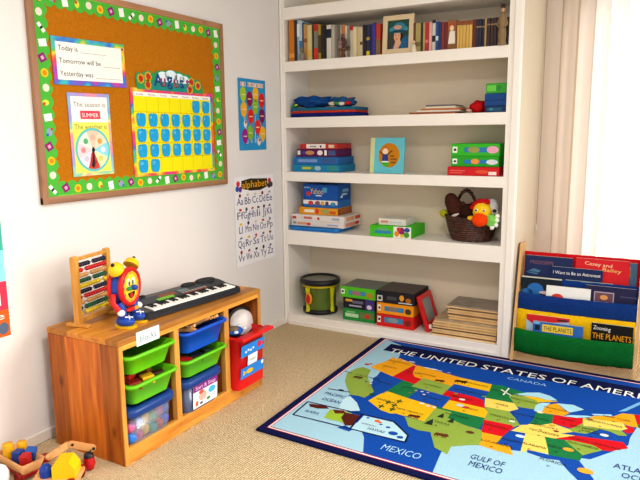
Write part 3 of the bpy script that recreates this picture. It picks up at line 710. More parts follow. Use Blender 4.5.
# ================================================================== TOYS ON THE CARPET
# wooden cart with blocks
ct3 = thing('toy_cart', 'open wooden toy cart with red underside by the white wall', 'toy cart', (.150, -2.164, 0), None, math.radians(-7))
m = MB(); m.loft([rr(.165, .075, .010, .030), rr(.20, .100, .012, .074), rr(.186, .086, .010, .074), rr(.155, .066, .008, .036)], TOYWOOD); part('tray', m, ct3)
m = MB().box(-.07, .085, -.04, .04, .012, .030, mat('9a1a18', .4), .004); part('chassis', m, ct3)
for sx in (-.05, .062):
    for sy in (-1, 1): part('wheel', MB().cyl((sx, sy*.040, .018), (sx, sy*.054, .018), .018, mat('8e1a18', .4), n=20), ct3)
def peg(name, label, loc, r, h, c, group, cat='block'):
    o = MB().lathe([(r*.96, 0), (r, .003), (r, h-.003), (r*.96, h), (.0005, h)], mat(c, .4), n=24).build(name, None); o.location = loc; return tag(o, label, cat, group)
peg('cylinder_block', 'yellow cylinder block in the wooden cart, nearer one of the two', (.100, -2.180, .037), .020, .078, 'e0a818', 'blocks in the toy cart')
peg('cylinder_block', 'yellow cylinder block in the wooden cart, farther back beside the blue cube', (.128, -2.139, .037), .018, .075, 'e0a818', 'blocks in the toy cart')
block('toy_block', 'dark blue block in the wooden cart behind the red block', (.160, -2.178, .070), (.036, .036, .060), mat('1c3a86', .35), (0, 0, .3), 'blocks in the toy cart')
block('toy_block', 'red block at the front edge of the wooden cart', (.206, -2.180, .070), (.034, .036, .056), mat('b01a1c', .35), (.12, 0, .5), 'blocks in the toy cart')
block('toy_block', 'mid blue cube in the wooden cart, tipped toward the wall', (.182, -2.139, .076), (.038, .038, .040), mat('2458a8', .35), (.2, .15, .7), 'blocks in the toy cart')
# crane lorry
cr = thing('toy_crane', 'wooden toy crane truck with yellow cab and jointed arm on the carpet', 'toy crane', (.355, -2.165, 0), None, math.radians(35))
m = MB().box(-.075, .095, -.05, .05, .03, .048, TOYWOOD, .004); part('chassis', m, cr)
for sx in (-.05, .07):
    for sy in (-1, 1): part('wheel', MB().cyl((sx, sy*.042, .026), (sx, sy*.062, .026), .026, mat('8e1a18', .4), n=20), cr)
m = MB(); m.M = frame((0, 0, 0), (1, 0, 0), (0, 0, 1)) @ Matrix.Translation((0, 0, -.038)); m.prism([(-.0, .048), (.084, .048), (.084, .080), (.062, .112), (.016, .112), (.0, .096)], 0, .076, mat('e8c014', .35)); part('cab', m, cr)
m = MB(); m.lathe([(.023, 0), (.024, .02), (.021, .036), (.012, .046), (.0005, .049)], plastic('1a3f9a'), (-.030, -.008, .048), 22); part('blue_peg', m, cr, 'glossy blue domed peg')
def bar(mb, p, q, w, t):
    p, q = Vector(p), Vector(q); d = (q-p).normalized(); n = Vector((0, 0, 1)).cross(d).normalized(); u = d.cross(n); L = (q-p).length
    mb.M = Matrix(((d.x, u.x, n.x, p.x), (d.y, u.y, n.y, p.y), (d.z, u.z, n.z, p.z), (0, 0, 0, 1)))
    pts = [(0+w/2*math.cos(a), w/2*math.sin(a)) for a in [PI/2+PI*k/8 for k in range(9)]]+[(L+w/2*math.cos(a), w/2*math.sin(a)) for a in [-PI/2+PI*k/8 for k in range(9)]]
    mb.prism(pts, -t/2, t/2, TOYWOOD)
Mi = (Matrix.Translation((.355, -2.165, 0)) @ Matrix.Rotation(math.radians(35), 4, 'Z')).inverted()
J0, J1, J2 = Mi @ at(0, .30, 49, 457), Mi @ at(0, .30, 67.5, 445), Mi @ at(0, .37, 92.5, 448)
m = MB(); bar(m, J0, J1, .024, .012); part('lower_arm', m, cr)
Jm = J1+Vector((0, 0, 0)); m = MB(); bar(m, J1+Vector((.014, .0, .002)), J2, .026, .012)
m.M = Matrix.Identity(4); m.sph(tuple(J1+Vector((.02, -.004, .002))), .006, BLK, 10, 6); m.sph(tuple(J2+Vector((.006, -.006, 0))), .006, BLK, 10, 6); part('upper_arm', m, cr)
hb = Mi @ at(0, .37, 88.5, 453); m = MB(); m.cyl(tuple(J2), tuple(hb), .002, BLK, n=6); part('cord', m, cr)
wz = hb.z
m = MB(); m.lathe([(.012, wz), (.018, wz-.004), (.019, wz-.016)], mat('22242a', .4), (hb.x, hb.y, 0), 18); ht = part('hanging_weight', m, cr, 'red bucket with a black cap')
m = MB(); m.lathe([(.019, wz-.016), (.022, wz-.035), (.023, wz*.35), (.017, .004), (.0005, .001)], mat('b81a1c', .35), (hb.x, hb.y, 0), 18); part('bucket', m, ht)
peg('red_disc', 'small red disc lying on the carpet behind the blue peg of the crane', (.155, -2.058, .0), .022, .022, 'b01e1c', None, 'toy')
# white plush / vehicle at the frame's corner
t = thing('toy_ambulance', 'white toy vehicle with a blue patch beside the wooden cart', 'toy vehicle', (.165, -2.283, 0), None, math.radians(50))
m = MB(); m.loft([rr(.09, .055, .02, .018), rr(.10, .062, .025, .03), rr(.10, .062, .025, .055), rr(.08, .055, .025, .078), rr(.055, .04, .018, .085)], plastic('eeeef0')); part('body', m, t)
m = MB().sph((.018, .028, .05), (.012, .006, .012), plastic('2a4aa8'), 12, 8); part('window', m, t)
for sx in (-.028, .028):
    for sy in (-1, 1): part('wheel', MB().cyl((sx, sy*.022, .016), (sx, sy*.035, .016), .016, BLK, n=18), t)
# ================================================================== TOP SHELF: BOOKS
def book(x0, x1, h, c, lab, band=None, d=.17, y=.03, bands=()):
    w = x1-x0-.0012; m = MB(); r = min(.004, w*.3)
    cov = mat(c, .5, .06, 60)
    m.box(-w/2, w/2, 0, .004, 0, h, cov, min(.002, w*.3)); m.box(-w/2, -w/2+.002, .003, d, 0, h, cov); m.box(w/2-.002, w/2, .003, d, 0, h, cov)
    m.box(-w/2+.002, w/2-.002, .004, d-.004, .003, h-.004, mat('e8dfc8', .8))
    for (a, b, cc) in bands: m.box(-w/2, w/2, -.0006, .001, h*a, h*b, mat(cc, .5))
    o = m.build('book', None); o.location = ((x0+x1)/2, y+random.uniform(-.004, .004), zB+.0005); tag(o, lab, 'book', 'books on the top shelf'); return o
BK = [ # px x0, px x1, px top, px bottom, colour, label, bands
 (289, 294.3, 20, 61.5, 'c9781c', 'tall orange-spined book at the wall end of the top shelf', ((.1, .2, 'e8a040'),)),
 (294.6, 297, 21, 61, '2a3440', 'thin black-spined book between the orange book and a pale blue one', ()),
 (297, 299.6, 20, 60.5, '9fb6cc', 'pale blue spine third from the wall on the top shelf', ((.6, .9, 'e8eef2'),)),
 (299.6, 302.2, 20.5, 60, 'b9c9d6', 'ice blue spine beside the pale blue one on the top shelf', ((.3, .5, '3a6a9a'),)),
 (302.2, 303.6, 23, 60, '28486e', 'thin navy spine between ice blue and tan books', ()),
 (303.6, 307.3, 24, 60, 'b98c50', 'tan spine behind the small cat figurine', ((.5, .6, '8a5a2a'),)),
 (307.5, 312, 25, 60, 'cfc08a', 'cream spine wider than its tan neighbour', ((.1, .3, 'd8b060'),)),
 (312, 313.8, 25, 59.5, '34302a', 'thin black spine between a cream and a grey book', ()),
 (314, 318.2, 24, 59.5, '7a7a70', 'grey spine with red top and red foot', ((.8, 1, 'b8281c'), (0, .33, 'c8301e'))),
 (318.2, 321, 24.5, 59, 'a8902c', 'olive yellow spine beside the red-topped grey book', ((.2, .7, '50401c'),)),
 (321, 324, 25, 59, '2c2622', 'black spine between the olive book and another black spine', ()),
 (324, 326.4, 26, 58.7, '241f1e', 'black spine just before the white-and-black book', ()),
 (326.5, 331.4, 25, 58.5, 'd6d0c4', 'white spine with a black patch near its top', ((.62, .88, '1f2236'),)),
 (331.6, 334.4, 25, 58, 'c2bcb0', 'light grey spine beside the white-and-black one', ()),
 (334.5, 337, 25, 58, '8c8880', 'mid grey spine just before the dried-flower figurine', ()),
 (337, 339.4, 25.5, 57.7, '746a60', 'brown-grey spine behind the edge of the figurine', ()),
 (339.5, 342, 25, 57.5, 'a59a8a', 'beige spine directly behind the figurine', ()),
 (342.1, 344.9, 25, 57.5, 'd07a34', 'orange-topped spine behind the figurine', ((0, .72, 'c2b8a8'),)),
 (345, 347, 25.4, 57, 'd8cfc0', 'white spine to the window side of the orange-topped one', ()),
 (347, 349.6, 25.4, 57, '8f8a84', 'slim grey spine next before the red-topped book', ()),
 (349.7, 353.2, 25.8, 57, 'cfc4ae', 'ivory spine with a red square at its top', ((.86, 1, 'b4261c'),)),
 (353.3, 356.8, 27, 56.5, 'd9cca4', 'cream yellow spine, first of two alike in width', ()),
 (356.9, 360, 26.8, 56, 'cdbb8c', 'straw-coloured spine beside the cream yellow one', ()),
 (360.1, 362.6, 27, 56, 'cbbfa6', 'beige spine with a brown band at half height', ((.4, .5, '6a3a22'),)),
 (362.7, 364.5, 25, 55.5, '3a2420', 'dark maroon spine before the navy books', ()),
 (364.6, 366.4, 25, 55.5, '24262e', 'charcoal spine between maroon and navy', ()),
 (366.5, 369.9, 24.5, 55.5, '26304e', 'navy spine with a yellow foot', ((0, .16, 'd8c030'), (.5, .6, 'b09040'))),
 (370, 372.2, 24, 55, '2a2a60', 'dark indigo spine beside the yellow-footed navy book', ()),
 (372.3, 375.8, 23, 54.8, '43388e', 'purple-blue spine near the framed portrait', ()),
 (375.9, 380.2, 23.5, 54.3, 'b83a20', 'red-orange spine touching the framed portrait', ((0, .5, '7a6a3a'),)),
 (413, 415.4, 23, 51, '6a4636', 'brown spine on the window side of the framed portrait', ()),
 (415.5, 420.6, 23, 50.5, 'a89a5e', 'olive tan spine behind the small white figurine', ((.2, .35, '786a3a'),)),
 (420.7, 423, 22.5, 50, '35322a', 'black spine between olive tan and buff books', ()),
 (423, 425.1, 22.6, 50, 'b49a6a', 'buff spine next to the bright red book', ()),
 (425.2, 428.8, 22.4, 49.8, 'b2302c', 'bright red spine on the window side of the portrait', ((.3, .4, 'd87a60'),)),
 (428.9, 431.8, 22.2, 49.5, 'd8a8a2', 'pink-white spine beside the bright red one', ()),
 (431.9, 435.4, 20, 49.3, 'ccc8c0', 'white spine with black patches before the blue book', ((.3, .5, '20222c'), (.9, 1, '20222c'))),
 (435.5, 438.4, 21.5, 49, '2c4e92', 'mid blue spine, brighter of two blue neighbours', ((.35, .5, 'c8d0e0'),)),
 (438.5, 441, 22, 49, '253a66', 'deep blue spine beside the mid blue one', ()),
 (441.1, 444, 22, 48.8, '8a3430', 'brick red spine before a maroon one', ()),
 (444.1, 446.9, 22, 48.5, '6e2a2c', 'maroon spine beside the picture-covered book', ()),
 (447.2, 456.3, 20, 48, '8a5a34', 'wide brown book showing a red-haired figure in white', ()),
 (456.5, 459.5, 21, 47, 'd2ac5a', 'pale yellow spine, first of the five alike, beside the picture book', ((.85, 1, '8a4a2a'),)),
 (459.6, 462.6, 21, 46.8, 'd2ac5a', 'pale yellow spine, second of the five alike', ((.85, 1, '8a4a2a'),)),
 (462.7, 465.7, 20.8, 46.6, 'd2ac5a', 'pale yellow spine, middle one of the five alike', ((.85, 1, '8a4a2a'),)),
 (465.8, 468.8, 20.6, 46.4, 'd2ac5a', 'pale yellow spine, fourth of the five alike', ((.85, 1, '8a4a2a'),)),
 (468.9, 472, 20.4, 46.2, 'd6b262', 'pale yellow spine, last of the five alike, beside the oxblood book', ((.85, 1, '8a4a2a'),)),
 (472.2, 475.8, 19.5, 46, '6a2822', 'oxblood spine after the five pale yellow books', ()),
 (475.9, 478.6, 19.2, 45.7, '2b2c44', 'ink blue spine, first of the dark set after the oxblood book', ((.7, .75, 'a08a50'),)),
 (478.7, 481.4, 19, 45.4, '2b2c44', 'ink blue spine, second of the dark set', ((.7, .75, 'a08a50'),)),
 (481.5, 484.2, 18.8, 45.2, '2b2c44', 'ink blue spine, third of the dark set, beside a tan spine', ((.7, .75, 'a08a50'),)),
 (484.3, 486.4, 18.4, 45, 'b08e58', 'thin tan spine between ink blue and dark brown books', ()),
 (486.6, 489.8, 18.2, 44.8, '3a2a2c', 'dark brown spine beside the thin tan one', ((.75, .8, '9a8050'),)),
 (489.9, 493.2, 18, 44.6, '42302e', 'dark brown spine between two other dark brown spines', ((.75, .8, '9a8050'),)),
 (493.3, 496.6, 17.6, 44.3, '3a2a2c', 'dark brown spine partly behind the standing figurine', ((.75, .8, '9a8050'),)),
 (496.7, 500.2, 17.2, 44.2, '4a3830', 'umber spine behind the standing figurine', ()),
 (500.3, 504, 17, 44.2, '35272a', 'blackish brown spine behind the figurine shoulder', ()),
 (504.1, 508.6, 17, 44, '4a3a38', 'dark brown spine against the window end of the top shelf', ())]
for u0, u1, v0, v1, c, lab, bands in BK:
    x0 = at(1, .03, u0, 40).x; x1 = at(1, .03, u1, 40).x; h = at(1, .03, (u0+u1)/2, v0).z-zB
    b = book(x0, x1, h, c, lab, bands=bands)
    if 'red-haired' in lab:
        m = MB(); m.M = frontf(-.0012); m.ell(-.004, h*.78, .02, .024, mat('b0501e', .5), 0, 16); m.ell(0, h*.72, .012, .016, mat('e8c8a8', .5), .0004, 14); m.poly([(-.02, h*.2), (.02, h*.2), (.018, h*.62), (-.012, h*.62)], mat('e4ded2', .5), .0003)
        o = m.build('cover_picture', b)

# framed portrait
t = thing('framed_portrait', 'cream framed portrait of a lady in a teal hat on the top shelf', 'picture frame', (.8135, .024, zB+.0005)); t.rotation_euler = (math.radians(-4), 0, 0)
FRM = mat('d8c3a0', .5, .06, 30); w, h, b = .0985, .226, .030
m = MB(); 
m.box(-w, -w+b, 0, .016, 0, h, FRM, .003); m.box(w-b, w, 0, .016, 0, h, FRM, .003); m.box(-w+b-.002, w-b+.002, 0, .016, 0, b, FRM, .003); m.box(-w+b-.002, w-b+.002, 0, .016, h-b, h, FRM, .003); m.box(-w+.004, w-.004, .012, .018, .004, h-.004, mat('6a5a40', .7)); part('frame', m, t)
m = MB(); m.M = frontf(.009, 0, h/2); W_, H_ = w-b+.002, h/2-b+.002
m.rect(-W_, -H_, W_, H_, mat('1f4a42', .6, .3, 25), 0); m.rect(-W_, -H_, -.02, 0, mat('3a3a34', .6, .3, 25), .0004)
m.poly([(-.05, -H_), (W_, -H_), (W_, -.015), (.045, -.01), (.02, -.035), (-.015, -.055), (-.03, -.06)], mat('1c5a86', .6, .2, 40), .0008)
m.poly([(-.03, -H_), (.0, -H_), (.02, -.05), (.012, -.03), (-.018, -.04)], mat('d8a888', .6), .0012)
m.ell(.004, -.004, .028, .036, mat('1a1a22', .6), .001, 20); m.ell(-.006, -.010, .022, .032, mat('dba585', .6), .0014, 20)
m.ell(.002, .030, .06, .022, mat('3a8aa2', .6, .2, 40), .0018, 28); m.ell(.006, .044, .038, .026, mat('2f7c94', .6, .2, 40), .002, 24); m.ell(-.004, .042, .026, .012, mat('c89a80', .6), .0023, 16); m.ell(.0, .018, .05, .007, mat('173a50', .6), .002, 20)
for ex in (-.015, .004): m.ell(ex, -.004, .004, .002, BLK, .0018, 8)
m.ell(-.008, -.026, .007, .003, mat('b8302a', .6), .0018, 10); part('portrait', m, t)

def figurine(name, label, loc, h, cols, w=.03):
    t = thing(name, label, 'figurine', loc)
    m = MB(); m.lathe([(w*.9, 0), (w*.95, h*.04), (w*.75, h*.1), (w*.9, h*.25), (w*.7, h*.45), (w*.95, h*.6), (w*.55, h*.74), (w*.25, h*.8), (.0005, h*.81)], mat(cols[0], .6, .3, 50), n=16); part('body', m, t)
    m = MB(); m.sph((0, 0, h*.87), (w*.38, w*.38, h*.075), mat(cols[1], .6)); part('head', m, t)
    m = MB(); m.lathe([(w*.55, h*.9), (w*.42, h*.93), (w*.36, h), (.0005, h*1.01)], mat(cols[2], .6), n=14); part('hat', m, t)
    for s in (-1, 1): part('arm', MB().tube([(s*w*.7, 0, h*.66), (s*w*1.05, -w*.3, h*.5), (s*w*.5, -w*.75, h*.42)], w*.2, mat(cols[0], .6, .3, 50), 8), t)
    return t
figurine('figurine', 'tall brown and cream standing figurine at the window end of the top shelf', (1.437, -.0, zB), .215, ('8a7250', 'c8a080', '3a2a22'), .026)
t = thing('cat_figurine', 'small grey tabby cat figurine before the tan book', 'figurine', (.163, .008, zB))
m = MB(); m.sph((0, 0, .028), (.02, .017, .03), mat('8a8270', .7, .4, 90)); part('body', m, t); m = MB(); m.sph((.002, -.006, .066), (.015, .014, .014), mat('7a7262', .7, .4, 90)); m.cyl((-.008, -.004, .074), (-.011, -.004, .087), .006, mat('6a6252', .7), .001, 8); m.cyl((.011, -.004, .074), (.014, -.004, .087), .006, mat('6a6252', .7), .001, 8); part('head', m, t)
t = thing('dried_flower_figurine', 'brown and mauve dried flower bunch figurine among the grey spines', 'figurine', (.462, .004, zB))
m = MB(); m.lathe([(.02, 0), (.016, .01), (.008, .03), (.02, .05)], mat('6a3a20', .6), n=14); part('vase', m, t)
for i in range(9):
    a = i*2.4; r = .004*i; c = ('7a5a52', '9a7a78', '5a4038')[i % 3]
    part('flower', MB().sph((r*math.cos(a), r*math.sin(a)*.6, .055+.009*(8-i)), (.014, .012, .014), mat(c, .8, .4, 80), 10, 7, .3), t)
t = thing('angel_figurine', 'small white figurine beside the framed portrait', 'figurine', (.925, .008, zB))
part('body', MB().lathe([(.019, 0), (.015, .02), (.010, .042), (.0005, .048)], mat('d8d0bc', .6), n=16), t); part('head', MB().sph((0, 0, .056), .010, mat('d8bca0', .6), 12, 8), t)

# ================================================================== GENERIC BOXES
def gbox(name, label, cat, x0, x1, y0, y1, z0, z1, c, decals=(), group=None, top=None, side=None, bev=.002, rz=0):
    """printed carton; decals: (shape, u0, v0, u1, v1, colour) in 0..1 on the -y face, 'S...' shapes on the +x face"""
    m = MB(); cx, cy = (x0+x1)/2, (y0+y1)/2; w, d, h = x1-x0, y1-y0, z1-z0
    m.box(-w/2, w/2, -d/2, d/2, 0, h, paper(c), bev, 1)
    if top: m.rect(-w/2+.004, -d/2+.004, w/2-.004, d/2-.004, paper(top), h+.0004)
    F = frontf(-d/2-.0004, -w/2, 0); G = frame((w/2+.0004, -d/2, 0), (0, 1, 0), (0, 0, 1))
    if side: m.M = G; m.rect(.003, .002, d-.003, h-.002, paper(side), .0001)
    i = 0
    for k in decals:
        sh = k[0]; m.M = G if sh[0] == 'S' else F; W = d if sh[0] == 'S' else w; sh = sh.lstrip('S'); z = .0003+.00025*i; i += 1
        if sh == 'r': m.rect(k[1]*W, k[2]*h, k[3]*W, k[4]*h, paper(k[5]), z)
        elif sh == 'e': m.ell((k[1]+k[3])/2*W, (k[2]+k[4])/2*h, (k[3]-k[1])/2*W, (k[4]-k[2])/2*h, paper(k[5]), z, 18)
        elif sh[0] == 't': m.text(sh[1:], (k[1]+k[3])/2*W, k[2]*h, (k[4]-k[2])*h, paper(k[5]), z, w=(k[3]-k[1])*W, align='C')
    o = m.build(name, None); o.location = (cx, cy, z0+.0004); o.rotation_euler = (0, 0, rz); return tag(o, label, cat, group)

# ---- shelf C
t = thing('striped_blanket', 'navy, red and teal striped folded blanket on the shelf under the books', 'blanket', (.287, .145, zC+.0005))
z = 0; 
for c, hh_, e in (('1f2a72', .026, 0), ('c2402a', .014, .004), ('2a6a86', .02, .002)):
    m = MB(); w_ = .49-e*2; L = []
    r = hh_/2
    for a, s in ((0, -.35), (.25, 0), (.75, 0), (1, -.35)): L.append(rr(w_+s*r*2, .22+s*r*2, .03, z+a*hh_, 0, 0))
    m.loft(L, fabric(c)); part('stripe_layer', m, t); z += hh_+.0004
bt_ = zC+.0005+z
def lump(name, label, cat, loc, sz, c, spots=(), bump=.45, fq=3, group=None):
    t = thing(name, label, cat, loc, group); m = MB(); m.sph((0, 0, sz[2]), sz, fabric(c), 36, 20, bump, fq)
    for i, v in enumerate(m.v): m.v[i] = (v[0], v[1], max(v[2], 0.0005+.002*abs(math.sin(v[0]*90))))
    part('folds', m, t)
    for x, y, zz, r, cc in spots: part('printed_patch', MB().sph((x, y, zz), (r, r*.7, r*.5), fabric(cc), 12, 8, .3), t)
    return t
lump('bunched_cloth', 'bunched royal blue cloth lying on the striped blanket', 'cloth', (.19, .11, bt_), (.135, .085, .036), '1f4f92', ((-.12, -.05, .012, .022, '2f8a5a'), (-.10, -.062, .02, .012, 'c8d83a')))
lump('bunched_cloth', 'bunched patterned cloth in red, white and green on the striped blanket', 'cloth', (.41, .11, bt_), (.085, .075, .03), '2a5a8a', ((-.05, -.06, .02, .026, 'd8c8b0'), (-.01, -.068, .024, .022, '4a9a4a'), (.02, -.066, .02, .024, 'e0d8d0'), (.055, -.055, .022, .024, 'c8261e'), (.045, -.02, .044, .022, 'c8261e'), (-.06, -.02, .045, .02, '3a9a7a')))
px = [('folder', 'brown paper folder at the bottom of the flat pile on the shelf', .885, 1.17, .012, 'a8602e'), ('magazine', 'white magazine in the flat pile above the brown folder', .93, 1.19, .010, 'e4ddd0'), ('picture_book', 'thin orange picture book in the flat pile above the white magazine', .96, 1.20, .009, 'c87848'), ('sheet_stack', 'cream paper sheaf in the flat pile under the grey magazine', .985, 1.175, .012, 'd8ccb8'), ('magazine', 'grey-blue magazine topmost of the flat pile', .985, 1.165, .008, '6a6470')]
z = zC
for i, (n, lab, x0, x1, h, c) in enumerate(px):
    gbox(n, lab, 'book' if 'book' in n else 'paper', x0, x1, .05, .25, z, z+h, c, (), 'papers in the flat pile', bev=.001, rz=.05*math.sin(i*2)); z += h+.0006
lump('bunched_cloth', 'bunched red cloth beside the blue boxes on the shelf', 'cloth', (1.288, .12, zC), (.052, .06, .036), 'c01c22', ((-.045, -.04, .016, .018, 'e0b8a8'),), .25, 2)
gbox('storage_box', 'dark blue box at the bottom of the stack beside the red cloth', 'box', 1.348, 1.466, .03, .26, zC, zC+.036, '1c3a66', (('r', .1, .2, .8, .7, '2a5a7a'), ('e', .2, .3, .4, .7, '4a8a9a')), 'stack of blue boxes')
gbox('storage_box', 'blue box between a darker blue box and a green one', 'box', 1.346, 1.466, .03, .26, zC+.037, zC+.104, '1d4a8a', (('r', 0, .42, 1, .48, '122c5a'),), 'stack of blue boxes')
gbox('storage_box', 'green box topmost of the stack beside the red cloth', 'box', 1.350, 1.464, .032, .255, zC+.105, zC+.160, '3fa03a', (('r', .05, .2, .5, .8, '6cc850'), ('e', .5, .2, .75, .8, '2f8a3a')), 'stack of blue boxes')

# ---- shelf D
G4 = 'board games at the wall end of the middle shelf'
gbox('board_game', 'bright blue game box at the bottom of the stack beneath the folded blanket', 'board game', .062, .415, .035, .27, zD, zD+.048, '2083b4', (('r', .2, .3, .45, .75, '5a9a6a'), ('r', .22, .35, .4, .65, 'c8c850'), ('e', .48, .2, .62, .8, '9ac0d0'), ('r', .75, .1, .98, .9, '3a8a90')), G4)
gbox('board_game', 'mid blue game box under the purple game on the middle shelf', 'board game', .064, .405, .037, .27, zD+.049, zD+.098, '2a6cae', (('r', .12, .3, .55, .7, '7a9ac8'), ('r', .65, .2, .95, .8, '3f5f98')), G4)
gbox('board_game', 'purple game box with pictures under the narrow red and white one', 'board game', .094, .395, .04, .26, zD+.099, zD+.150, '5a1d54', (('r', .02, .25, .09, .8, 'e8e0e4'), ('e', .22, .25, .45, .8, 'c08a60'), ('r', .12, .3, .22, .7, '4a3f90'), ('e', .52, .2, .66, .85, 'e8dce0'), ('r', .7, .2, .76, .85, 'f0e8e0'), ('r', .8, .2, .97, .8, '4a5a8a')), G4)
gbox('board_game', 'flat red and white game box topmost on the purple one', 'board game', .115, .395, .045, .25, zD+.151, zD+.184, 'c23a36', (('r', .18, .1, .7, .95, 'ece4dc'), ('r', .28, .3, .45, .6, '9aa0a0'), ('r', .78, .2, .93, .8, 'd8c8a8'), ('e', .55, .25, .6, .7, '303038')), G4)
# standing blue book
t = thing('picture_book', 'square turquoise picture book standing upright with a yellow circle cover', 'book', (.740, .05, zD+.0005)); t.rotation_euler = (math.radians(-7), 0, math.radians(5))
m = MB(); m.box(-.11, .11, 0, .014, 0, .222, mat('62bccb', .4), .002); m.box(-.112, -.084, -.001, .015, 0, .222, mat('c9cf9a', .4), .002); part('cover', m, t)
m = MB(); m.M = frontf(-.0006, .012, .113)
m.ell(0, 0, .068, .076, paper('f0a71e'), 0, 32); m.ell(0, 0, .068, .076, paper('f0a71e'), 0, 32)
m.ell(-.024, .034, .02, .02, paper('c8783a'), .0006, 16); m.ell(-.024, .024, .018, .018, paper('f0d0b8'), .001, 16); m.poly([(-.046, -.036), (-.002, -.036), (-.008, .008), (-.04, .008)], paper('2f3f80'), .0006)
m.line((-.04, .004), (-.062, .026), .006, BLK, .001); m.line((-.008, .004), (.02, .03), .006, BLK, .001); m.poly([(-.05, -.046), (0, -.036), (0, -.074), (-.03, -.068)], paper('3fae2a'), .0008); m.rect(-.046, -.044, .0, -.036, WHT, .001)
for k, (a, b) in enumerate(((.008, .034), (.012, .05), (.012, .046))): m.rect(a, -.01-.02*k, b, .0-.02*k, paper('8a5a20'), .0008)
part('cover_picture', m, t)
G5 = 'games at the window end of the middle shelf'
gbox('board_game', 'red game box at the bottom beneath two green games', 'board game', 1.142, 1.444, .02, .27, zD, zD+.050, 'cc2228', (('r', .05, .5, .35, .62, 'e06a60'), ('e', .55, .25, .8, .7, 'e0583a'), ('r', .8, .12, .95, .5, 'f0e0dc'), ('r', .05, .25, .3, .36, 'e06a60')), G5)
gbox('board_game', 'green game box sandwiched between the red game and another green game', 'board game', 1.157, 1.436, .04, .27, zD+.051, zD+.112, '2fa52c', (('r', .03, .25, .13, .75, 'ecf4e8'), ('r', .055, .4, .11, .6, '3a4a3a'), ('r', .28, .3, .82, .65, '2a86c0'), ('e', .42, .25, .6, .75, 'e89a4a'), ('e', .74, .2, .98, .7, 'd8e0e8')), G5)
gbox('board_game', 'green game box topmost above the red game', 'board game', 1.156, 1.438, .04, .27, zD+.113, zD+.184, '3cb52e', (('r', .03, .25, .13, .75, 'ecf4e8'), ('r', .055, .4, .11, .6, '3a4a3a'), ('r', .28, .3, .75, .68, '2f7fb8'), ('e', .35, .25, .6, .75, '9a9a5a'), ('e', .74, .2, .98, .8, 'e8a8c0')), G5)

# ---- shelf E
G6 = 'games stacked over the blue tray'
t = thing('plastic_tray', 'shallow bright blue plastic tray under the stack of white games', 'tray', (.232, .13, zE+.0005), G6)
part('tray', MB().loft([rr(.355, .24, .02, 0), rr(.39, .27, .025, .030), rr(.38, .26, .022, .030), rr(.345, .23, .018, .004)], plastic('1a78c4')), t)
gbox('board_game', 'white game box with red pictures resting on the blue tray', 'board game', .055, .455, .02, .29, zE+.031, zE+.069, 'ddd6d2', (('r', .03, .35, .1, .75, '8a8a98'), ('r', .12, .3, .3, .7, 'd8a070'), ('e', .3, .2, .38, .7, 'd0403a'), ('r', .7, .3, .9, .6, 'b0b0c8'), ('Sr', .1, .15, .6, .8, 'd88a78'), ('Se', .6, .2, .85, .8, 'c8342e')), G6, bev=.001)
gbox('board_game', 'white game box with a red band above the other white game', 'board game', .055, .457, .02, .29, zE+.070, zE+.108, 'e2dbd7', (('r', .02, .2, .1, .7, 'b04a4a'), ('r', .12, .25, .42, .8, 'd8cfc8'), ('r', .25, .3, .4, .7, 'c86a5a'), ('e', .5, .2, .55, .7, 'c83a3a'), ('r', .78, .3, .92, .7, 'a8b0c0'), ('Sr', .1, .15, .55, .85, 'd8a080'), ('Sr', .6, .2, .9, .8, 'c8542e')), G6, bev=.001)
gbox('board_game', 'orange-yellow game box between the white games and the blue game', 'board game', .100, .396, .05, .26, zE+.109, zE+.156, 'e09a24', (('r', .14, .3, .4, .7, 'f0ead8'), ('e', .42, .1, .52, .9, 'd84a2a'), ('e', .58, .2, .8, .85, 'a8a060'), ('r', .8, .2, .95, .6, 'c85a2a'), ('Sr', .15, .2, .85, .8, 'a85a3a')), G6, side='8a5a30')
gbox('board_game', 'narrow white and blue game box under the big blue game', 'board game', .130, .392, .055, .25, zE+.157, zE+.206, '2c6ab4', (('r', 0, .45, 1, 1, 'e4e2e2'), ('e', .15, .3, .3, .9, 'c8403a'), ('e', .35, .3, .5, .9, '8a5a6a'), ('e', .52, .3, .62, .9, 'd0a040'), ('e', .65, .3, .75, .9, '50405a'), ('e', .8, .3, .95, .8, '4a8ab0')), G6)
gbox('board_game', 'big blue game box topmost of the stack on the blue tray', 'board game', .126, .392, .057, .25, zE+.207, zE+.312, '1c56a6', (('r', .04, .75, .2, .82, '9ab8d8'), ('tYahoo', .22, .38, .6, .75, 'e4d070'), ('e', .1, .25, .24, .55, 'c8342e'), ('r', .58, .5, .7, .8, '58a0c8'), ('r', .38, .25, .55, .32, 'd8e0e8'), ('Sr', .3, .3, .7, .42, 'a8c8e0'), ('Sr', .35, .5, .8, .7, '7aa8d0'), ('Sr', .2, .15, .35, .3, 'c8d8e8')), G6)
gbox('board_game', 'flat bright green game box in the middle of the shelf', 'board game', .645, .924, .015, .26, zE, zE+.070, '48c024', (('r', .12, .3, .52, .55, '3a8ab8'), ('r', .18, .58, .45, .75, '70b090'), ('r', .58, 0, 1, 1, 'f0ece4'), ('e', .6, .1, .72, .6, 'e08a2a'), ('e', .7, .3, .85, .95, '8a2a6a'), ('e', .82, .05, .96, .55, '4a9a3a'), ('e', .66, .55, .76, .95, 'c83a3a'), ('e', .84, .55, .97, .95, '2a5a9a'), ('e', .74, .05, .84, .35, 'd8c030')), 'games in the middle of the shelf')
gbox('card_game_box', 'small white card game box lying on the flat green game', 'board game', .690, .874, .05, .2, zE+.071, zE+.111, 'ddd8d0', (('r', .08, .35, .35, .7, 'd88a80'), ('r', .4, .35, .85, .6, 'c8ccd4')), 'games in the middle of the shelf', bev=.001)

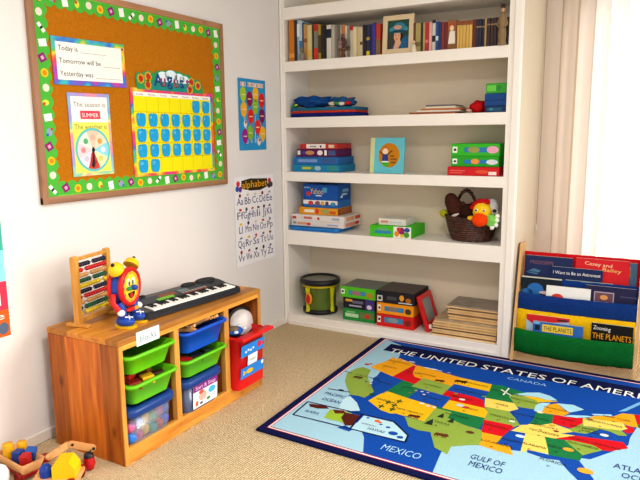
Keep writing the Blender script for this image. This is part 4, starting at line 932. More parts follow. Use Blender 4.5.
# basket
t = thing('wicker_basket', 'dark brown woven wicker basket with an arched handle full of soft toys', 'basket', (1.262, .138, zE+.0005))
m = MB(); n = 72; R0, R1, rows_ = (.112, .085), (.162, .125), 24; L = []
for i in range(rows_+1):
    f = i/rows_; z = .145*f
    sw = f**.7
    L.append([((R0[0]+(R1[0]-R0[0])*sw+.0042*math.cos(PI*i+j*PI/2.0)*(1 if i not in (0, rows_) else 0))*math.cos(2*PI*j/n), (R0[1]+(R1[1]-R0[1])*sw+.0042*math.cos(PI*i+j*PI/2.0))*math.sin(2*PI*j/n), z+.008*math.cos(4*PI*j/n)*f) for j in range(n)])
for i in range(rows_, -1, -2): L.append([(x*.94, y*.94, max(z, .006)) for x, y, z in L[i]])
m.loft(L, WICKER, True, True, True); part('woven_body', m, t)
m = MB()
for k in range(2): m.tube([(R1[0]*1.0*math.cos(a), R1[1]*1.0*math.sin(a), .148+.008*math.cos(2*a)+.004*math.sin(a*18+k*PI)) for a in [2*PI*j/80 for j in range(81)]], .006, WICKER, 8)
part('rim', m, t)
m = MB()
for k in range(2): m.tube([(-.035+.085*math.cos(a)+.0*k, -.04+.09*(.5-math.cos(a)*.5)+.008*math.sin(a*14+k*PI), .10+.20*math.sin(a)+.006*math.cos(a*14+k*PI)) for a in [PI*j/40 for j in range(41)]], .008, WICKER, 8)
part('handle', m, t)
GT = 'soft toys in the wicker basket'
zb = zE
t = thing('plush_chick', 'yellow plush chick with a big orange beak and red comb in the basket', 'soft toy', (1.352, .030, zb+.190), GT)
YL, OR, RDf = fabric('f0c42a'), fabric('f04a14'), fabric('b81a1e')
part('head', MB().sph((0, 0, 0), (.053, .05, .055), YL, 24, 16, .06), t)
m = MB(); m.sph((.0, -.045, -.044), (.046, .036, .040), OR, 20, 14, .05); part('beak', m, t)
m = MB()
for dx, dz, r in ((-.035, .04, .026), (-.01, .055, .028), (.022, .058, .024), (-.052, .022, .02)): m.sph((dx, .0, dz), (r, r*.8, r*.75), RDf, 12, 8, .1)
part('comb', m, t)
for dx in (-.02, .024): e = MB(); e.sph((dx, -.047, .012), .0085, fabric('f6f4f0'), 12, 8); e.sph((dx, -.054, .012), .0055, BLK, 10, 6); part('eye', e, t)
m = MB(); m.sph((-.06, -.01, -.04), (.024, .02, .014), YL, 12, 8); part('wing', m, t)
t = thing('plush_dog', 'pale grey plush dog with a black nose behind the plush chick', 'soft toy', (1.39, .085, zb+.212), GT)
part('head', MB().sph((0, 0, 0), (.042, .04, .05), fabric('c8c8c8'), 20, 14, .08), t); part('muzzle', MB().sph((.028, -.032, -.022), (.022, .018, .018), fabric('e4e2e0'), 14, 10), t); part('nose', MB().sph((.032, -.048, -.016), (.013, .01, .011), BLK, 12, 8), t)
t = thing('plush_frog', 'light green and white plush paw hanging over the basket rim', 'soft toy', (1.412, .010, zb+.142), GT)
part('body', MB().sph((0, 0, 0), (.040, .026, .036), fabric('84cc60'), 16, 12, .15), t)
for dx, dz in ((.034, .006), (.03, -.022), (.008, -.038), (.036, .03)): part('toe', MB().sph((dx, -.008, dz), .014, fabric('e8efe2'), 10, 8), t)
t = thing('plush_football', 'dark brown plush football with a white band leaning out of the basket', 'soft toy', (1.165, .10, zb+.205), GT); t.rotation_euler = (0, math.radians(-28), 0)
part('body', MB().sph((0, 0, 0), (.048, .048, .085), fabric('4a2820'), 22, 16, .06), t)
m = MB(); m.sph((-.016, -.010, -.052), (.040, .042, .012), fabric('e8e0d8'), 20, 8); part('white_band', m, t)
t = thing('plush_bird', 'small yellow-green plush poking out beside the brown football', 'soft toy', (1.103, .10, zb+.158), GT)
part('body', MB().sph((0, 0, 0), (.026, .024, .024), fabric('a8a826'), 14, 10, .2), t); part('beak', MB().cyl((-.02, -.005, .004), (-.04, -.01, .008), .010, fabric('c8b82e'), .002, 10), t)
t = thing('plush_bear', 'brown plush bear half hidden under the basket handle', 'soft toy', (1.25, .10, zb+.175), GT)
part('body', MB().sph((0, 0, 0), (.05, .05, .05), fabric('3a221a'), 18, 12, .12), t)
for dx in (-.03, .03): part('ear', MB().sph((dx, -.01, .048), (.016, .01, .016), fabric('4a2c20'), 12, 8), t)

# ---- bottom shelf
t = thing('toy_drum', 'round toy drum with a green clear body, black rims and yellow posts', 'toy drum', (.198, .158, zF+.0005))
BR = mat('1c1c20', .4); YP = plastic('c8c81a')
part('base_rim', MB().lathe([(.112, 0), (.122, .004), (.124, .026), (.114, .032), (.08, .034), (.0005, .034)], BR, n=40), t)
part('body', MB().lathe([(.108, .03), (.110, .10), (.108, .20)], GREENCLEAR, n=40, cap=False), t)
m = MB(); m.lathe([(.06, .034), (.05, .09), (.012, .17), (.0005, .172)], mat('3a5a2a', .4), n=24); part('inner_cone', m, t)
for k in range(4):
    a = math.radians(-107+90*k); dx, dy = math.cos(a), math.sin(a)
    m = MB(); m.tube([(.117*dx, .117*dy, .022), (.119*dx, .119*dy, .06), (.116*dx, .116*dy, .12), (.120*dx, .120*dy, .19)], [.018, .012, .012, .018], YP, 12); part('post', m, t)
part('yellow_rim', MB().lathe([(.112, .188), (.128, .192), (.128, .206), (.112, .210)], plastic('d8c01a'), n=40), t)
part('top_rim', MB().lathe([(.112, .206), (.138, .208), (.142, .222), (.140, .240), (.128, .246), (.118, .240), (.112, .232)], BR, n=44), t)
part('drumhead', MB().lathe([(.118, .226), (.116, .234), (.06, .2345), (.0005, .2345)], mat('8a8a80', .5), n=40), t)
a = math.radians(-98); m = MB(); m.M = frame((.132*math.cos(a), .132*math.sin(a), .115), (-math.sin(a), math.cos(a), 0), (0, 0, 1)); m.M = m.M @ Matrix.Diagonal((1, 1, 1, 1))
m.lathe([(.026, -.006), (.030, 0), (.024, .006), (.0005, .007)], plastic('e89a1e'), n=24)
for i in range(len(m.v)):
    p = Vector(m.v[i]); m.v[i] = (p.x, p.y, .115+(p.z-.115)*1.45)
b2_ = MB(); b2_.M = m.M; b2_.ell(0, 0, .018, .032, plastic('c8201e'), .0076, 24); 
o = part('badge', m, t); part('badge_face', b2_, o)

G7 = 'games stacked on the bottom shelf'
gbox('board_game', 'green game box at the bottom of the stack beside the toy drum', 'board game', .432, .664, .05, .285, zF, zF+.082, '2a8a3a', (('r', .08, .3, .5, .6, 'b8d8b0'), ('r', .12, .65, .4, .8, '7ab87a'), ('r', .55, .3, .98, .8, '6a7a4a'), ('e', .7, .3, .85, .7, 'c83a30')), G7)
gbox('board_game', 'black and purple game box between two green games', 'board game', .434, .664, .05, .28, zF+.083, zF+.158, '22202e', (('r', .08, .62, .3, .85, 'e0a83a'), ('r', .3, .5, .65, .75, '6a6a80'), ('r', .2, .2, .6, .35, 'a8a8b8'), ('r', .72, 0, 1, 1, '4a3a80'), ('e', .76, .1, .92, .5, 'd8d0e0')), G7)
gbox('board_game', 'lime green game box topmost of the stack beside the toy drum', 'board game', .420, .676, .04, .285, zF+.159, zF+.232, '58c022', (('r', .02, .3, .12, .75, 'eef4e8'), ('r', .04, .42, .1, .62, '333a33'), ('r', .24, .3, .72, .68, '3a8ab0'), ('e', .32, .25, .6, .7, '9a7a7a'), ('e', .74, .15, .95, .65, 'b08a2a')), G7, top='7a7e78')
gbox('board_game', 'red game box at the bottom of the stack beside the drawing toy', 'board game', .688, .944, .03, .285, zF, zF+.083, 'd0201e', (('r', .03, .3, .12, .8, 'f0e8e4'), ('r', .05, .45, .11, .65, '3a3030'), ('r', .22, .35, .72, .78, '3a88b4'), ('e', .3, .4, .6, .75, '8a9aa0'), ('e', .76, .25, .93, .75, '8a2a20')), G7)
gbox('board_game', 'orange game box between the red game and the black game', 'board game', .690, .940, .03, .285, zF+.084, zF+.158, 'f09a1a', (('r', .03, .25, .11, .8, 'f4ece0'), ('r', .05, .4, .1, .62, '3a3030'), ('r', .22, .3, .75, .7, '3a88b4'), ('e', .3, .35, .6, .7, '8a7a6a'), ('e', .78, .2, .95, .7, '5a3a20')), G7)
gbox('board_game', 'black game box with a picture lid topmost above the orange and red games', 'board game', .684, .948, .025, .285, zF+.159, zF+.238, '26222a', (('r', .04, .12, .18, .6, 'd0d0d0'), ('r', .07, .25, .15, .5, '303030'), ('r', .3, .3, .55, .6, '4a4a50'), ('e', .62, .3, .74, .8, 'e0a030'), ('e', .78, .2, .92, .6, 'b06a20'), ('r', .6, .1, .95, .2, 'c8c8c8')), G7, top='5a524c')
# drawing toy
t = thing('drawing_toy', 'red framed drawing toy with a grey screen leaning on the stacked games', 'toy', (1.034, .145, zF+.001)); 
al = math.radians(18); m = MB(); F = frame((0, 0, 0), (0, 1, 0), (-math.sin(al), 0, math.cos(al)))
m.M = F; Wd, Hd = .105, .232; RR_ = plastic('cc1a1e')
m.box(-Wd, Wd, 0, .055, -.012, .014, RR_, .005); m.box(-Wd, Wd, Hd-.03, Hd, -.012, .014, RR_, .005); m.box(-Wd, -Wd+.03, .05, Hd-.025, -.012, .014, RR_, .004); m.box(Wd-.03, Wd, .05, Hd-.025, -.012, .014, RR_, .004); m.box(-Wd+.01, Wd-.01, .01, Hd-.01, -.012, -.002, RR_); part('frame', m, t)
m = MB(); m.M = F; m.rect(-Wd+.028, .053, Wd-.028, Hd-.028, mat('8f9492', .3), .004); part('screen', m, t)
for s in (-1, 1): m = MB(); m.M = F @ Matrix.Translation((s*.078, .026, .014)); m.lathe([(.016, 0), (.016, .010), (.013, .013), (.0005, .013)], WHT, n=22); part('knob', m, t)
# wooden puzzles
pz = [(1.064, 1.462, .02, .29, 'bottom'), (1.066, 1.462, .022, .288, 'second from the bottom'), (1.062, 1.46, .025, .29, 'third from the bottom'), (1.07, 1.464, .026, .286, 'fourth from the bottom'), (1.066, 1.462, .03, .29, 'fifth from the bottom'), (1.075, 1.466, .034, .292, 'topmost of the wide ones'),
      (1.16, 1.462, .055, .285, 'lowest of the narrow ones'), (1.156, 1.466, .052, .285, 'second of the narrow ones'), (1.152, 1.46, .058, .29, 'third of the narrow ones'), (1.158, 1.464, .055, .285, 'fourth of the narrow ones'), (1.148, 1.462, .052, .29, 'topmost, with a dark printed picture')]
z = zF+.0005; hz = [.0155]*5+[.026]+[.018]*5
for i, (x0, x1, y0, y1, w_) in enumerate(pz):
    h = hz[i]; t = thing('wooden_puzzle', 'flat wooden tray puzzle in the pile, '+w_, 'puzzle', ((x0+x1)/2, (y0+y1)/2, z), 'wooden puzzles on the bottom shelf')
    w, d = (x1-x0)/2, (y1-y0)/2
    part('board', MB().box(-w, w, -d, d, 0, h*.45, PUZZLE, .001), t)
    m = MB(); e = .003; m.box(-w+e, w-e, -d+e, d-e, h*.45, h-.001, mat(('7a5a3e', 'd8b888', '5a4434', 'c09a68', 'c8a878', 'b0987a', 'c8a878', '7a6048', 'd0b080', '6a5640', '94877a')[i], .5, .5, 25)); part('picture_pieces', m, t)
    z += h
# ================================================================== SLING BOOK RACK
RX0, RX1 = 1.572, 2.192
rk = thing('book_rack', 'wood sling book rack with blue, yellow and green fabric pockets by the window', 'book rack', (0, 0, 0))
for x, s in ((RX0-.014, 0), (RX1, 1)):
    m = MB(); m.M = frame((x, 0, 0), (0, 1, 0), (0, 0, 1))
    m.prism([(-.036, 0), (.005, 0), (.03, .03), (.16, .03), (.20, 0), (.27, 0), (.215, .655), (.205, .668), (.125, .668), (.112, .655)], 0, .016, MAPLE); part('side_panel', m, rk)
def rodx(y, z): part('dowel', MB().cyl((RX0+.001, y, z), (RX1, y, z), .0035, MAPLE, n=12), rk)
BLUF, GRF, YLF, RDF = fabric('193a7c'), fabric('10682c'), fabric('e6b816'), fabric('c41a24')
def sling(name, prof, mtl, sag=.0, x0=RX0+.004, x1=RX1-.004, lab=None):
    n = 25; L = []; t = .003
    for k in range(n):
        f = k/(n-1); x = x0+(x1-x0)*f; s = sag*(4*f*(1-f))
        wv = .003*math.sin(f*47)+.0025*math.sin(f*23+1)
        P = [(x, y-s*.25*(i not in (0,))+wv*(i > 0), z-s*(1 if 0 < i < len(prof)-1 else .45)) for i, (y, z) in enumerate(prof)]
        L.append(P)
    m = MB(); np_ = len(prof)
    v = [p for l in L for p in l]; fs = [(i*np_+j, i*np_+j+1, (i+1)*np_+j+1, (i+1)*np_+j) for i in range(n-1) for j in range(np_-1)]
    m.add(v, fs, mtl, True); o = m.build(name, rk); md = o.modifiers.new('cloth', 'SOLIDIFY'); md.thickness = t; md.offset = 0
    if lab: o['label'] = lab
for y, z in ((-.027, .186), (.032, .290), (.046, .380), (.112, .466), (.118, .435), (.180, .600)): rodx(y, z)
sling('front_pocket', [(-.018, .185), (-.020, .200), (-.028, .203), (-.036, .198), (-.036, .17), (-.034, .12), (-.022, .075), (.005, .055), (.03, .058)], GRF, .012, lab='green fabric pocket')
sling('back_sheet', [(.040, .285), (.039, .299), (.032, .303), (.025, .299), (.025, .25), (.03, .18), (.032, .10), (.03, .058)], YLF, .004, lab='yellow fabric sheet')
sling('front_pocket', [(.055, .378), (.054, .392), (.046, .395), (.038, .391), (.037, .36), (.040, .31), (.05, .278), (.075, .268), (.10, .272)], BLUF, .006, lab='blue fabric pocket')
sling('back_sheet', [(.120, .458), (.119, .475), (.112, .478), (.105, .474), (.104, .45), (.104, .35), (.10, .272)], BLUF, .0, lab='blue fabric back sheet')
sling('front_pocket', [(.125, .445), (.118, .449), (.112, .442), (.115, .42), (.14, .408), (.16, .415)], RDF, .0, lab='red fabric pocket')
sling('back_sheet', [(.188, .598), (.187, .610), (.180, .614), (.173, .610), (.173, .57), (.168, .50), (.16, .415)], RDF, .0, lab='red fabric back sheet')
# books: cover frames lean with the rack
def rbook(label, x0, x1, y, z0, z1, c, dec=None, th=.008, lean=.10, tilt=0, group='books in the sling rack'):
    w, h = x1-x0, z1-z0; M = frame(((x0+x1)/2, y, z0), (1, 0, 0), (0, lean, 1)) @ Matrix.Rotation(tilt, 4, 'Z')
    m = MB(); m.box(-w/2, w/2, 0, h, -th, 0, paper(c), .001)
    m.box(-w/2+.002, w/2-.001, .001, h+.0006, -th+.0015, -.0015, mat('e0dccc', .8))
    if dec: dec(m, w, h)
    o = m.build('picture_book', None, None); o.matrix_world = M; return tag(o, label, 'book', group)
LB = paper('a8b4d0')
def dA(m, w, h): m.text('MISSISSIPPI', -w/2+.03, h-.048, .020, paper('8a5a6a'), .0006, w=.125); m.poly([(-w/2+.01, h-.10), (-w/2+.05, h-.075), (-w/2+.09, h-.085), (-w/2+.07, h-.11)], paper('4a7a9a'), .0006); m.line((-w/2+.02, h-.095), (-w/2+.1, h-.10), .004, paper('1a2a44'), .001)
def dB(m, w, h): m.text('I Want to Be an Astronaut', 0, h-.040, .018, WHT, .0006, w=w*.92, align='C')
def dC(m, w, h): m.text('Casey and', -.02, h-.038, .019, paper('f0d8b0'), .0006, w=.14, align='C', rot=-.06); m.text('Bailey', .05, h-.066, .020, paper('f0c878'), .0006, w=.095, align='C', rot=-.06)
def dD(m, w, h): m.ell(0, h-.06, .012, .03, paper('8a7a5a'), .0006, 14); m.ell(0, h-.03, .008, .01, paper('c8a888'), .0008, 12)
rbook('dark blue picture book lettered Mississippi in the red top pocket', 1.585, 1.845, .128, .425, .600, '1f2c58', dA)
rbook('navy book lettered I Want to Be an Astronaut in the red top pocket', 1.735, 2.005, .118, .425, .548, '1a2a58', dB)
rbook('bright red picture book with gold lettering in the top pocket', 1.860, 2.135, .132, .425, .606, 'cf1f2a', dC)
rbook('slim blue-grey book at the window end of the red top pocket', 2.09, 2.172, .142, .425, .598, '4a6a8a', dD)
def dE(m, w, h):
    m.ell(-.03, h-.07, .045, .036, paper('2a6ab0'), .0006, 18); m.ell(-.075, h-.09, .03, .02, paper('2a6ab0'), .0006, 14); m.ell(.03, h-.085, .04, .01, paper('c8b0b0'), .0008, 12); m.rect(-w/2, h-.006, w/2, h, paper('d8d4c4'), .0006)
def dF(m, w, h): m.ell(-.055, h-.072, .035, .03, paper('d8402a'), .0006, 18); m.ell(-.04, h-.09, .03, .025, paper('c04a30'), .0008, 14)
def dG(m, w, h): m.rect(-.08, h-.09, .02, h-.030, paper('b0a0b0'), .0006); m.rect(-.075, h-.085, .015, h-.036, paper('6a4a5a'), .0009); m.ell(-.03, h-.06, .02, .014, paper('d89a5a'), .0012, 12); m.rect(.05, h-.05, .16, h-.044, paper('4a4a70'), .0006)
def dH(m, w, h): m.rect(-w/2, h-.005, w/2, h, paper('8aa0a0'), .0006); m.rect(-w/2+.03, h-.03, w/2-.03, h-.024, paper('3a4a50'), .0006)
rbook('black picture book with a blue whale in the blue pocket', 1.580, 1.80, .072, .30, .485, '16202c', dE)
rbook('white picture book with a red creature standing in the blue pocket', 1.722, 1.955, .058, .30, .448, 'ecebe8', dF, tilt=-.0)
rbook('dark teal picture book behind the white one in the blue pocket', 1.815, 2.06, .092, .30, .482, '1c2e38', dH)
rbook('dark violet picture book with a framed scene in the blue pocket', 1.925, 2.178, .068, .30, .470, '26244a', dG)
def dI(m, w, h): m.poly([(-w/2, h-.03), (-w/2+.03, h-.05), (w/2, h-.02), (w/2, h-.10), (-w/2, h-.10)], paper('a8c4d8'), .0006); m.ell(-.02, h-.05, .05, .018, paper('4a8ac0'), .0009, 18); m.rect(.05, h-.02, w/2-.01, h-.010, paper('302838'), .0009)
def dJ(m, w, h): m.rect(-w/2+.05, h-.055, w/2-.05, h-.012, paper('e8c83a'), .0006); m.text('THE PLANETS', 0, h-.046, .025, paper('1a2a5a'), .0009, align='C', w=w-.115); m.rect(-w/2+.012, h-.05, -w/2+.038, h-.02, paper('182038'), .0006); m.ell(-w/2+.02, h-.008, .02, .008, paper('7ab0d8'), .0006, 12)
def dK(m, w, h): m.text('Scholastic'[:0]+'Zooming', -.05, h-.036, .022, WHT, .0006, w=.085, align='C', rot=-.05); m.text('THE PLANETS', .0, h-.085, .032, paper('f0a818'), .0006, w=w*.93, align='C')
rbook('red and pale blue picture book at the back of the green pocket', 1.632, 1.862, .008, .075, .282, 'd0262a', dI, lean=.03)
rbook('blue picture book lettered The Planets on a yellow panel in the green pocket', 1.672, 1.935, -.012, .075, .252, '2f6ab8', dJ, lean=.03)
rbook('black picture book lettered The Planets in orange in the green pocket', 1.975, 2.180, .004, .075, .280, '14120f', dK, lean=.03)
# ================================================================== MAP RUG
def fl(u, v): p = at(2, 0, u, v); return (p.x, p.y)
rug = MB(); RT = .010
RNAVY = mat('141a48', .95, .12, 160, .3, .05); RBLUE = mat('164ea8', .95, .08, 160, .3, .05); RLIGHT = mat('a3cbde', .95, .06, 160, .3, .05)
def rm(c): return mat(c, .95, .08, 160, .3, .05)
c0, c1 = (.739, .012), (.763, -1.440); ex = Vector((1.446, -.050, 0)).normalized(); WR = 1.96
ey = Vector((c0[0]-c1[0], c0[1]-c1[1], 0)); HR = ey.length
O = Vector((c1[0], c1[1], 0)); LX, LY = Vector((WR*ex.x, WR*ex.y, 0)), ey
def rp(a, b, z=0): p = O+LX*a+LY*b; return (p.x, p.y, z)
def inset(d): ax, ay = d/WR, d/HR; return [rp(ax, ay)[:2], rp(1-ax, ay)[:2], rp(1-ax, 1-ay)[:2], rp(ax, 1-ay)[:2]]
rug.prism(inset(0), .0008, RT, RNAVY)
def lay(i): return RT+.0004+.0003*i
rug.poly(inset(.034), rm('c8283c'), lay(0)); rug.poly(inset(.0385), rm('eef0f0'), lay(1)); rug.poly(inset(.0455), rm('c8283c'), lay(2)); rug.poly(inset(.050), RBLUE, lay(3))
# pale sea
def keep(p):
    d = Vector((p[0], p[1], 0))-O; a = d.dot(LX)/LX.length_squared; b = d.dot(LY)/LY.length_squared
    return rp(min(max(a, .05/WR), 1-.05/WR), min(max(b, .05/HR), 1-.05/HR))[:2]
IN = inset(.050)
top = fl(402, 347.5)
rug.poly([IN[3], top, fl(400, 357), fl(396, 364), fl(380, 374), fl(372, 384), fl(364, 396), fl(349, 397), fl(346, 404), fl(341, 414), fl(352, 418), fl(361, 432), fl(364, 440), fl(363, 455), keep(fl(364, 461.5)), IN[0]], RLIGHT, lay(4))
rug.poly([fl(337, 414), fl(343, 402), fl(350, 398), fl(357, 405), fl(360, 413)], rm('bfe0ee'), lay(4.7))
gulf = [keep(fl(429, 480.5)), fl(438, 462), fl(441, 455), fl(447, 448), fl(470, 447), fl(490, 449), fl(520, 452), fl(560, 458), fl(590, 462), fl(610, 455), fl(628, 448), fl(630, 440), fl(640, 425)]
rug.poly(gulf+[rp(.975, .75)[:2], IN[1]], RLIGHT, lay(4))
# title band
a0, a1 = fl(383, 350), fl(390, 344.6)
rug.poly([rp(.055, .835)[:2], rp(.945, .835)[:2], rp(.945, .925)[:2], rp(.055, .925)[:2]], RNAVY, lay(5))
F = frame(rp(0, 0), ex, ey)
t0, t1 = Vector(fl(390.5, 352)), Vector(fl(588, 389.5))
for wd_, ua, ub in (('THE', (390.5, 352), (415.5, 356.5)), ('UNITED', (420.5, 357.5), (477, 367.5)), ('STATES', (482, 368.5), (546, 380)), ('OF', (552, 381), (575.5, 385.8))):
    p, q = Vector(fl(*ua)), Vector(fl(*ub)); dd = (q-p).normalized()
    rug.M = frame((p.x, p.y, 0), (dd.x, dd.y, 0), (-dd.y, dd.x, 0)); rug.text(wd_, 0, -.036, .072, rm('f2f2ee'), lay(6), w=(q-p).length)
p, q = Vector(fl(581, 387)), Vector(fl(640, 398.5)); dd = (q-p).normalized(); vg = text_geo('AMERI')[0]
rug.M = frame((p.x, p.y, 0), (dd.x, dd.y, 0), (-dd.y, dd.x, 0)); rug.text('AMERICA', 0, -.036, .072, rm('f2f2ee'), lay(6), w=(q-p).length*max(v[0] for v in text_geo('AMERICA')[0])/max(v[0] for v in vg)); rug.M = Matrix.Identity(4)
# map
QC = [[1.5606, -0.8212], [0.6945, -0.0248], [-0.0107, 0.4188], [0.0608, 0.1154], [-0.0814, 0.0119], [0.0167, -0.0155]]
def geo(lo, la):
    a = (-lo+97)/25 if lo > 0 else (lo+97)/25; b = (la-38)/12
    f = (1, a, b, a*a, a*b, b*b); return (sum(f[i]*QC[i][0] for i in range(6)), sum(f[i]*QC[i][1] for i in range(6)))
Yl, Or, Gn, Dg, Bl, Rd, Pl = 'ecb91e', 'eaa620', '8ea848', '1f7a46', '1a4fa8', 'd01826', 'f0d26a'
ST = {
'WASHINGTON': (Or, [(124.6, 48.4), (123, 48.2), (122.8, 49), (117, 49), (117, 46), (119, 46), (121, 45.6), (124, 46.2)]),
'OREGON': (Or, [(124, 46.2), (121, 45.6), (119, 46), (117, 46), (117, 42), (124.3, 42), (124.5, 43)]),
'CALIFORNIA': (Gn, [(124.3, 42), (120, 42), (120, 39), (114.6, 35), (114.5, 32.7), (117.1, 32.5), (118.4, 33.9), (120.6, 34.5), (121.9, 36.6), (123.7, 39)]),
'NEVADA': (Bl, [(120, 42), (114, 42), (114, 36.2), (114.7, 35.1), (120, 39)]),
'IDAHO': (Rd, [(117, 49), (116, 49), (116, 48), (114.4, 45.5), (113, 44.5), (111, 44.5), (111, 42), (117, 42)]),
'MONTANA': (Or, [(116, 49), (104, 49), (104, 45), (111, 45), (111, 44.5), (113, 44.5), (114.4, 45.5), (116, 48)]),
'WYOMING': (Gn, [(111, 45), (104, 45), (104, 41), (111, 41)]),
'UTAH': (Dg, [(114, 42), (111, 42), (111, 41), (109, 41), (109, 37), (114, 37)]),
'COLORADO': (Bl, [(109, 41), (102, 41), (102, 37), (109, 37)]),
'ARIZONA': (Yl, [(114, 37), (109, 37), (109, 31.3), (111, 31.3), (114.8, 32.5), (114.5, 35)]),
'NEW MEXICO': (Yl, [(109, 37), (103, 37), (103, 32), (106.6, 32), (106.5, 31.8), (108.2, 31.8), (109, 31.3)]),
'NORTH DAKOTA': (Yl, [(104, 49), (97.2, 49), (96.6, 46), (104, 46)]),
'SOUTH DAKOTA': (Bl, [(104, 46), (96.6, 46), (96.5, 42.5), (98.5, 43), (104, 43)]),
'NEBRASKA': (Rd, [(104, 43), (98.5, 43), (96.5, 42.5), (95.4, 40), (102, 40), (102, 41), (104, 41)]),
'KANSAS': (Yl, [(102, 40), (95.4, 40), (94.6, 39), (94.6, 37), (102, 37)]),
'OKLAHOMA': (Dg, [(103, 37), (94.6, 37), (94.5, 33.7), (97, 33.8), (100, 34.6), (100, 36.5), (103, 36.5)]),
'TEXAS': (Gn, [(103, 36.5), (100, 36.5), (100, 34.6), (97, 33.8), (94.1, 33.5), (93.6, 31), (93.8, 29.7), (95.2, 29), (97.2, 27.8), (97.2, 25.9), (99.2, 26.6), (101, 29.8), (102.8, 29.4), (104.6, 29.6), (106.5, 31.8), (103, 32)]),
'MINNESOTA': (Dg, [(97.2, 49), (95, 49.3), (92, 48.4), (89.8, 48), (92.1, 46.7), (92.8, 45.5), (91.3, 43.5), (96.5, 43.5), (96.6, 46)]),
'IOWA': (Pl, [(96.5, 43.5), (91.3, 43.5), (90.2, 41.8), (91.4, 40.5), (95.6, 40.5)]),
'MISSOURI': (Gn, [(95.6, 40.5), (91.5, 40.5), (90.2, 38.8), (89.2, 37), (90, 36), (90.3, 36.5), (94.6, 36.5), (94.6, 39)]),
'ARKANSAS': (Rd, [(94.6, 36.5), (90.3, 36.5), (90, 36), (91.1, 33), (94.1, 33), (94.4, 35.4)]),
'LOUISIANA': (Or, [(94.1, 33), (91.1, 33), (91.6, 31), (89.8, 31), (89.6, 30.2), (89.2, 29.1), (91.2, 29.3), (93.8, 29.7), (93.6, 31)]),
'WISCONSIN': (Gn, [(92.8, 45.6), (92.1, 46.7), (90.4, 46.6), (88, 45.8), (87.2, 45), (87.8, 42.5), (90.6, 42.5), (91.3, 43.5)]),
'ILLINOIS': (Bl, [(90.6, 42.5), (87.8, 42.5), (87.5, 39.4), (88.1, 37.5), (89.2, 37), (90.2, 38.8), (91.4, 40.5), (90.2, 41.8)]),
'INDIANA': (Dg, [(87.5, 41.7), (84.8, 41.7), (84.8, 39.1), (86.4, 38), (88, 37.8), (87.5, 39.4)]),
'MICHIGAN': (Or, [(86.8, 41.8), (83.4, 41.8), (82.5, 43), (83.4, 44), (84.6, 45.8), (86, 44.8), (86.4, 43.5)]),
'UPPER MICHIGAN': (Yl, [(90.4, 46.6), (88.4, 47.4), (86, 46.6), (84.4, 46.4), (85.6, 46), (87.6, 45.2), (88, 45.8)]),
'OHIO': (Rd, [(84.8, 41.7), (83.4, 41.7), (80.6, 42), (80.6, 40.5), (82, 38.5), (84.8, 39.1)]),
'KENTUCKY': (Pl, [(89.2, 37), (88, 37.8), (86.4, 38), (84.8, 39.1), (82.6, 38.2), (82, 37.5), (83.6, 36.6), (89.3, 36.5)]),
'TENNESSEE': (Pl, [(89.3, 36.5), (83.6, 36.6), (81.7, 36.6), (84.3, 35), (90.2, 35)]),
'MISSISSIPPI': (Bl, [(90.2, 35), (88.2, 35), (88.4, 30.4), (89.6, 30.2), (89.8, 31), (91.6, 31), (91.1, 33)]),
'ALABAMA': (Pl, [(88.2, 35), (85.6, 35), (85.1, 32), (85, 31), (87.6, 31), (87.9, 30.3), (88.4, 30.4)]),
'GEORGIA': (Dg, [(85.6, 35), (83.1, 35), (81, 32), (81.4, 30.7), (85, 30.7), (85.1, 32)]),
'FLORIDA': (Bl, [(87.6, 31), (85, 30.8), (81.5, 30.7), (80.3, 27.5), (80.2, 25.5), (81.2, 25.3), (82.8, 28), (83.8, 30), (85.4, 29.8), (87.6, 30.4)]),
'SOUTH CAROLINA': (Gn, [(83.1, 35), (82, 35.2), (79.6, 34.8), (78.6, 33.9), (81, 32)]),
'NORTH CAROLINA': (Rd, [(84.3, 35), (81.7, 36.6), (75.9, 36.6), (75.5, 35.2), (77.8, 33.9), (78.6, 33.9), (79.6, 34.8), (82, 35.2)]),
'VIRGINIA': (Bl, [(83.6, 36.6), (75.9, 36.6), (76.4, 38), (77.4, 39), (78.3, 39.4), (80.3, 37.5), (82, 37.5)]),
'WEST VIRGINIA': (Gn, [(82.6, 38.2), (82, 38.6), (80.6, 40.5), (80.5, 39.7), (77.8, 39.3), (78.3, 39.4), (80.3, 37.5), (82, 37.5)]),
'MARYLAND': (Gn, [(79.5, 39.7), (75.7, 39.7), (75.1, 38.4), (76.2, 38.2), (77.2, 39)]),
'PENNSYLVANIA': (Pl, [(80.6, 42.1), (79.8, 42.2), (75.2, 42), (74.8, 40.4), (75.7, 39.7), (80.6, 39.7)]),
'NEW JERSEY': (Rd, [(75.2, 41.2), (74, 41), (74.1, 39.7), (75, 39), (75.5, 39.6), (74.8, 40.4)]),
'NEW YORK': (Or, [(79.8, 42.2), (79, 43.2), (76.4, 43.6), (75, 45), (73.4, 45), (73.4, 41), (74.8, 41.3), (75.2, 42)]),
'VERMONT': (Rd, [(73.4, 45), (71.6, 45), (72.5, 42.7), (73.3, 42.7)]),
'NEW HAMPSHIRE': (Bl, [(71.6, 45), (71, 45.2), (70.8, 43), (72.5, 42.7)]),
'MASSACHUSETTS': (Rd, [(73.4, 42.7), (70.8, 42.8), (70, 41.8), (71.2, 41.5), (73.4, 42)]),
'CONNECTICUT': (Dg, [(73.5, 42), (71.8, 42), (71.8, 41.3), (73.6, 41)]),
'MAINE': (Gn, [(71, 45.2), (70, 46.8), (69, 47.4), (68, 47.2), (67.6, 45.6), (67, 44.8), (69, 44), (70.8, 43)])}
dk = rm('2a2a1e'); wt = rm('e8efe6'); nvt = rm('1a2a78')
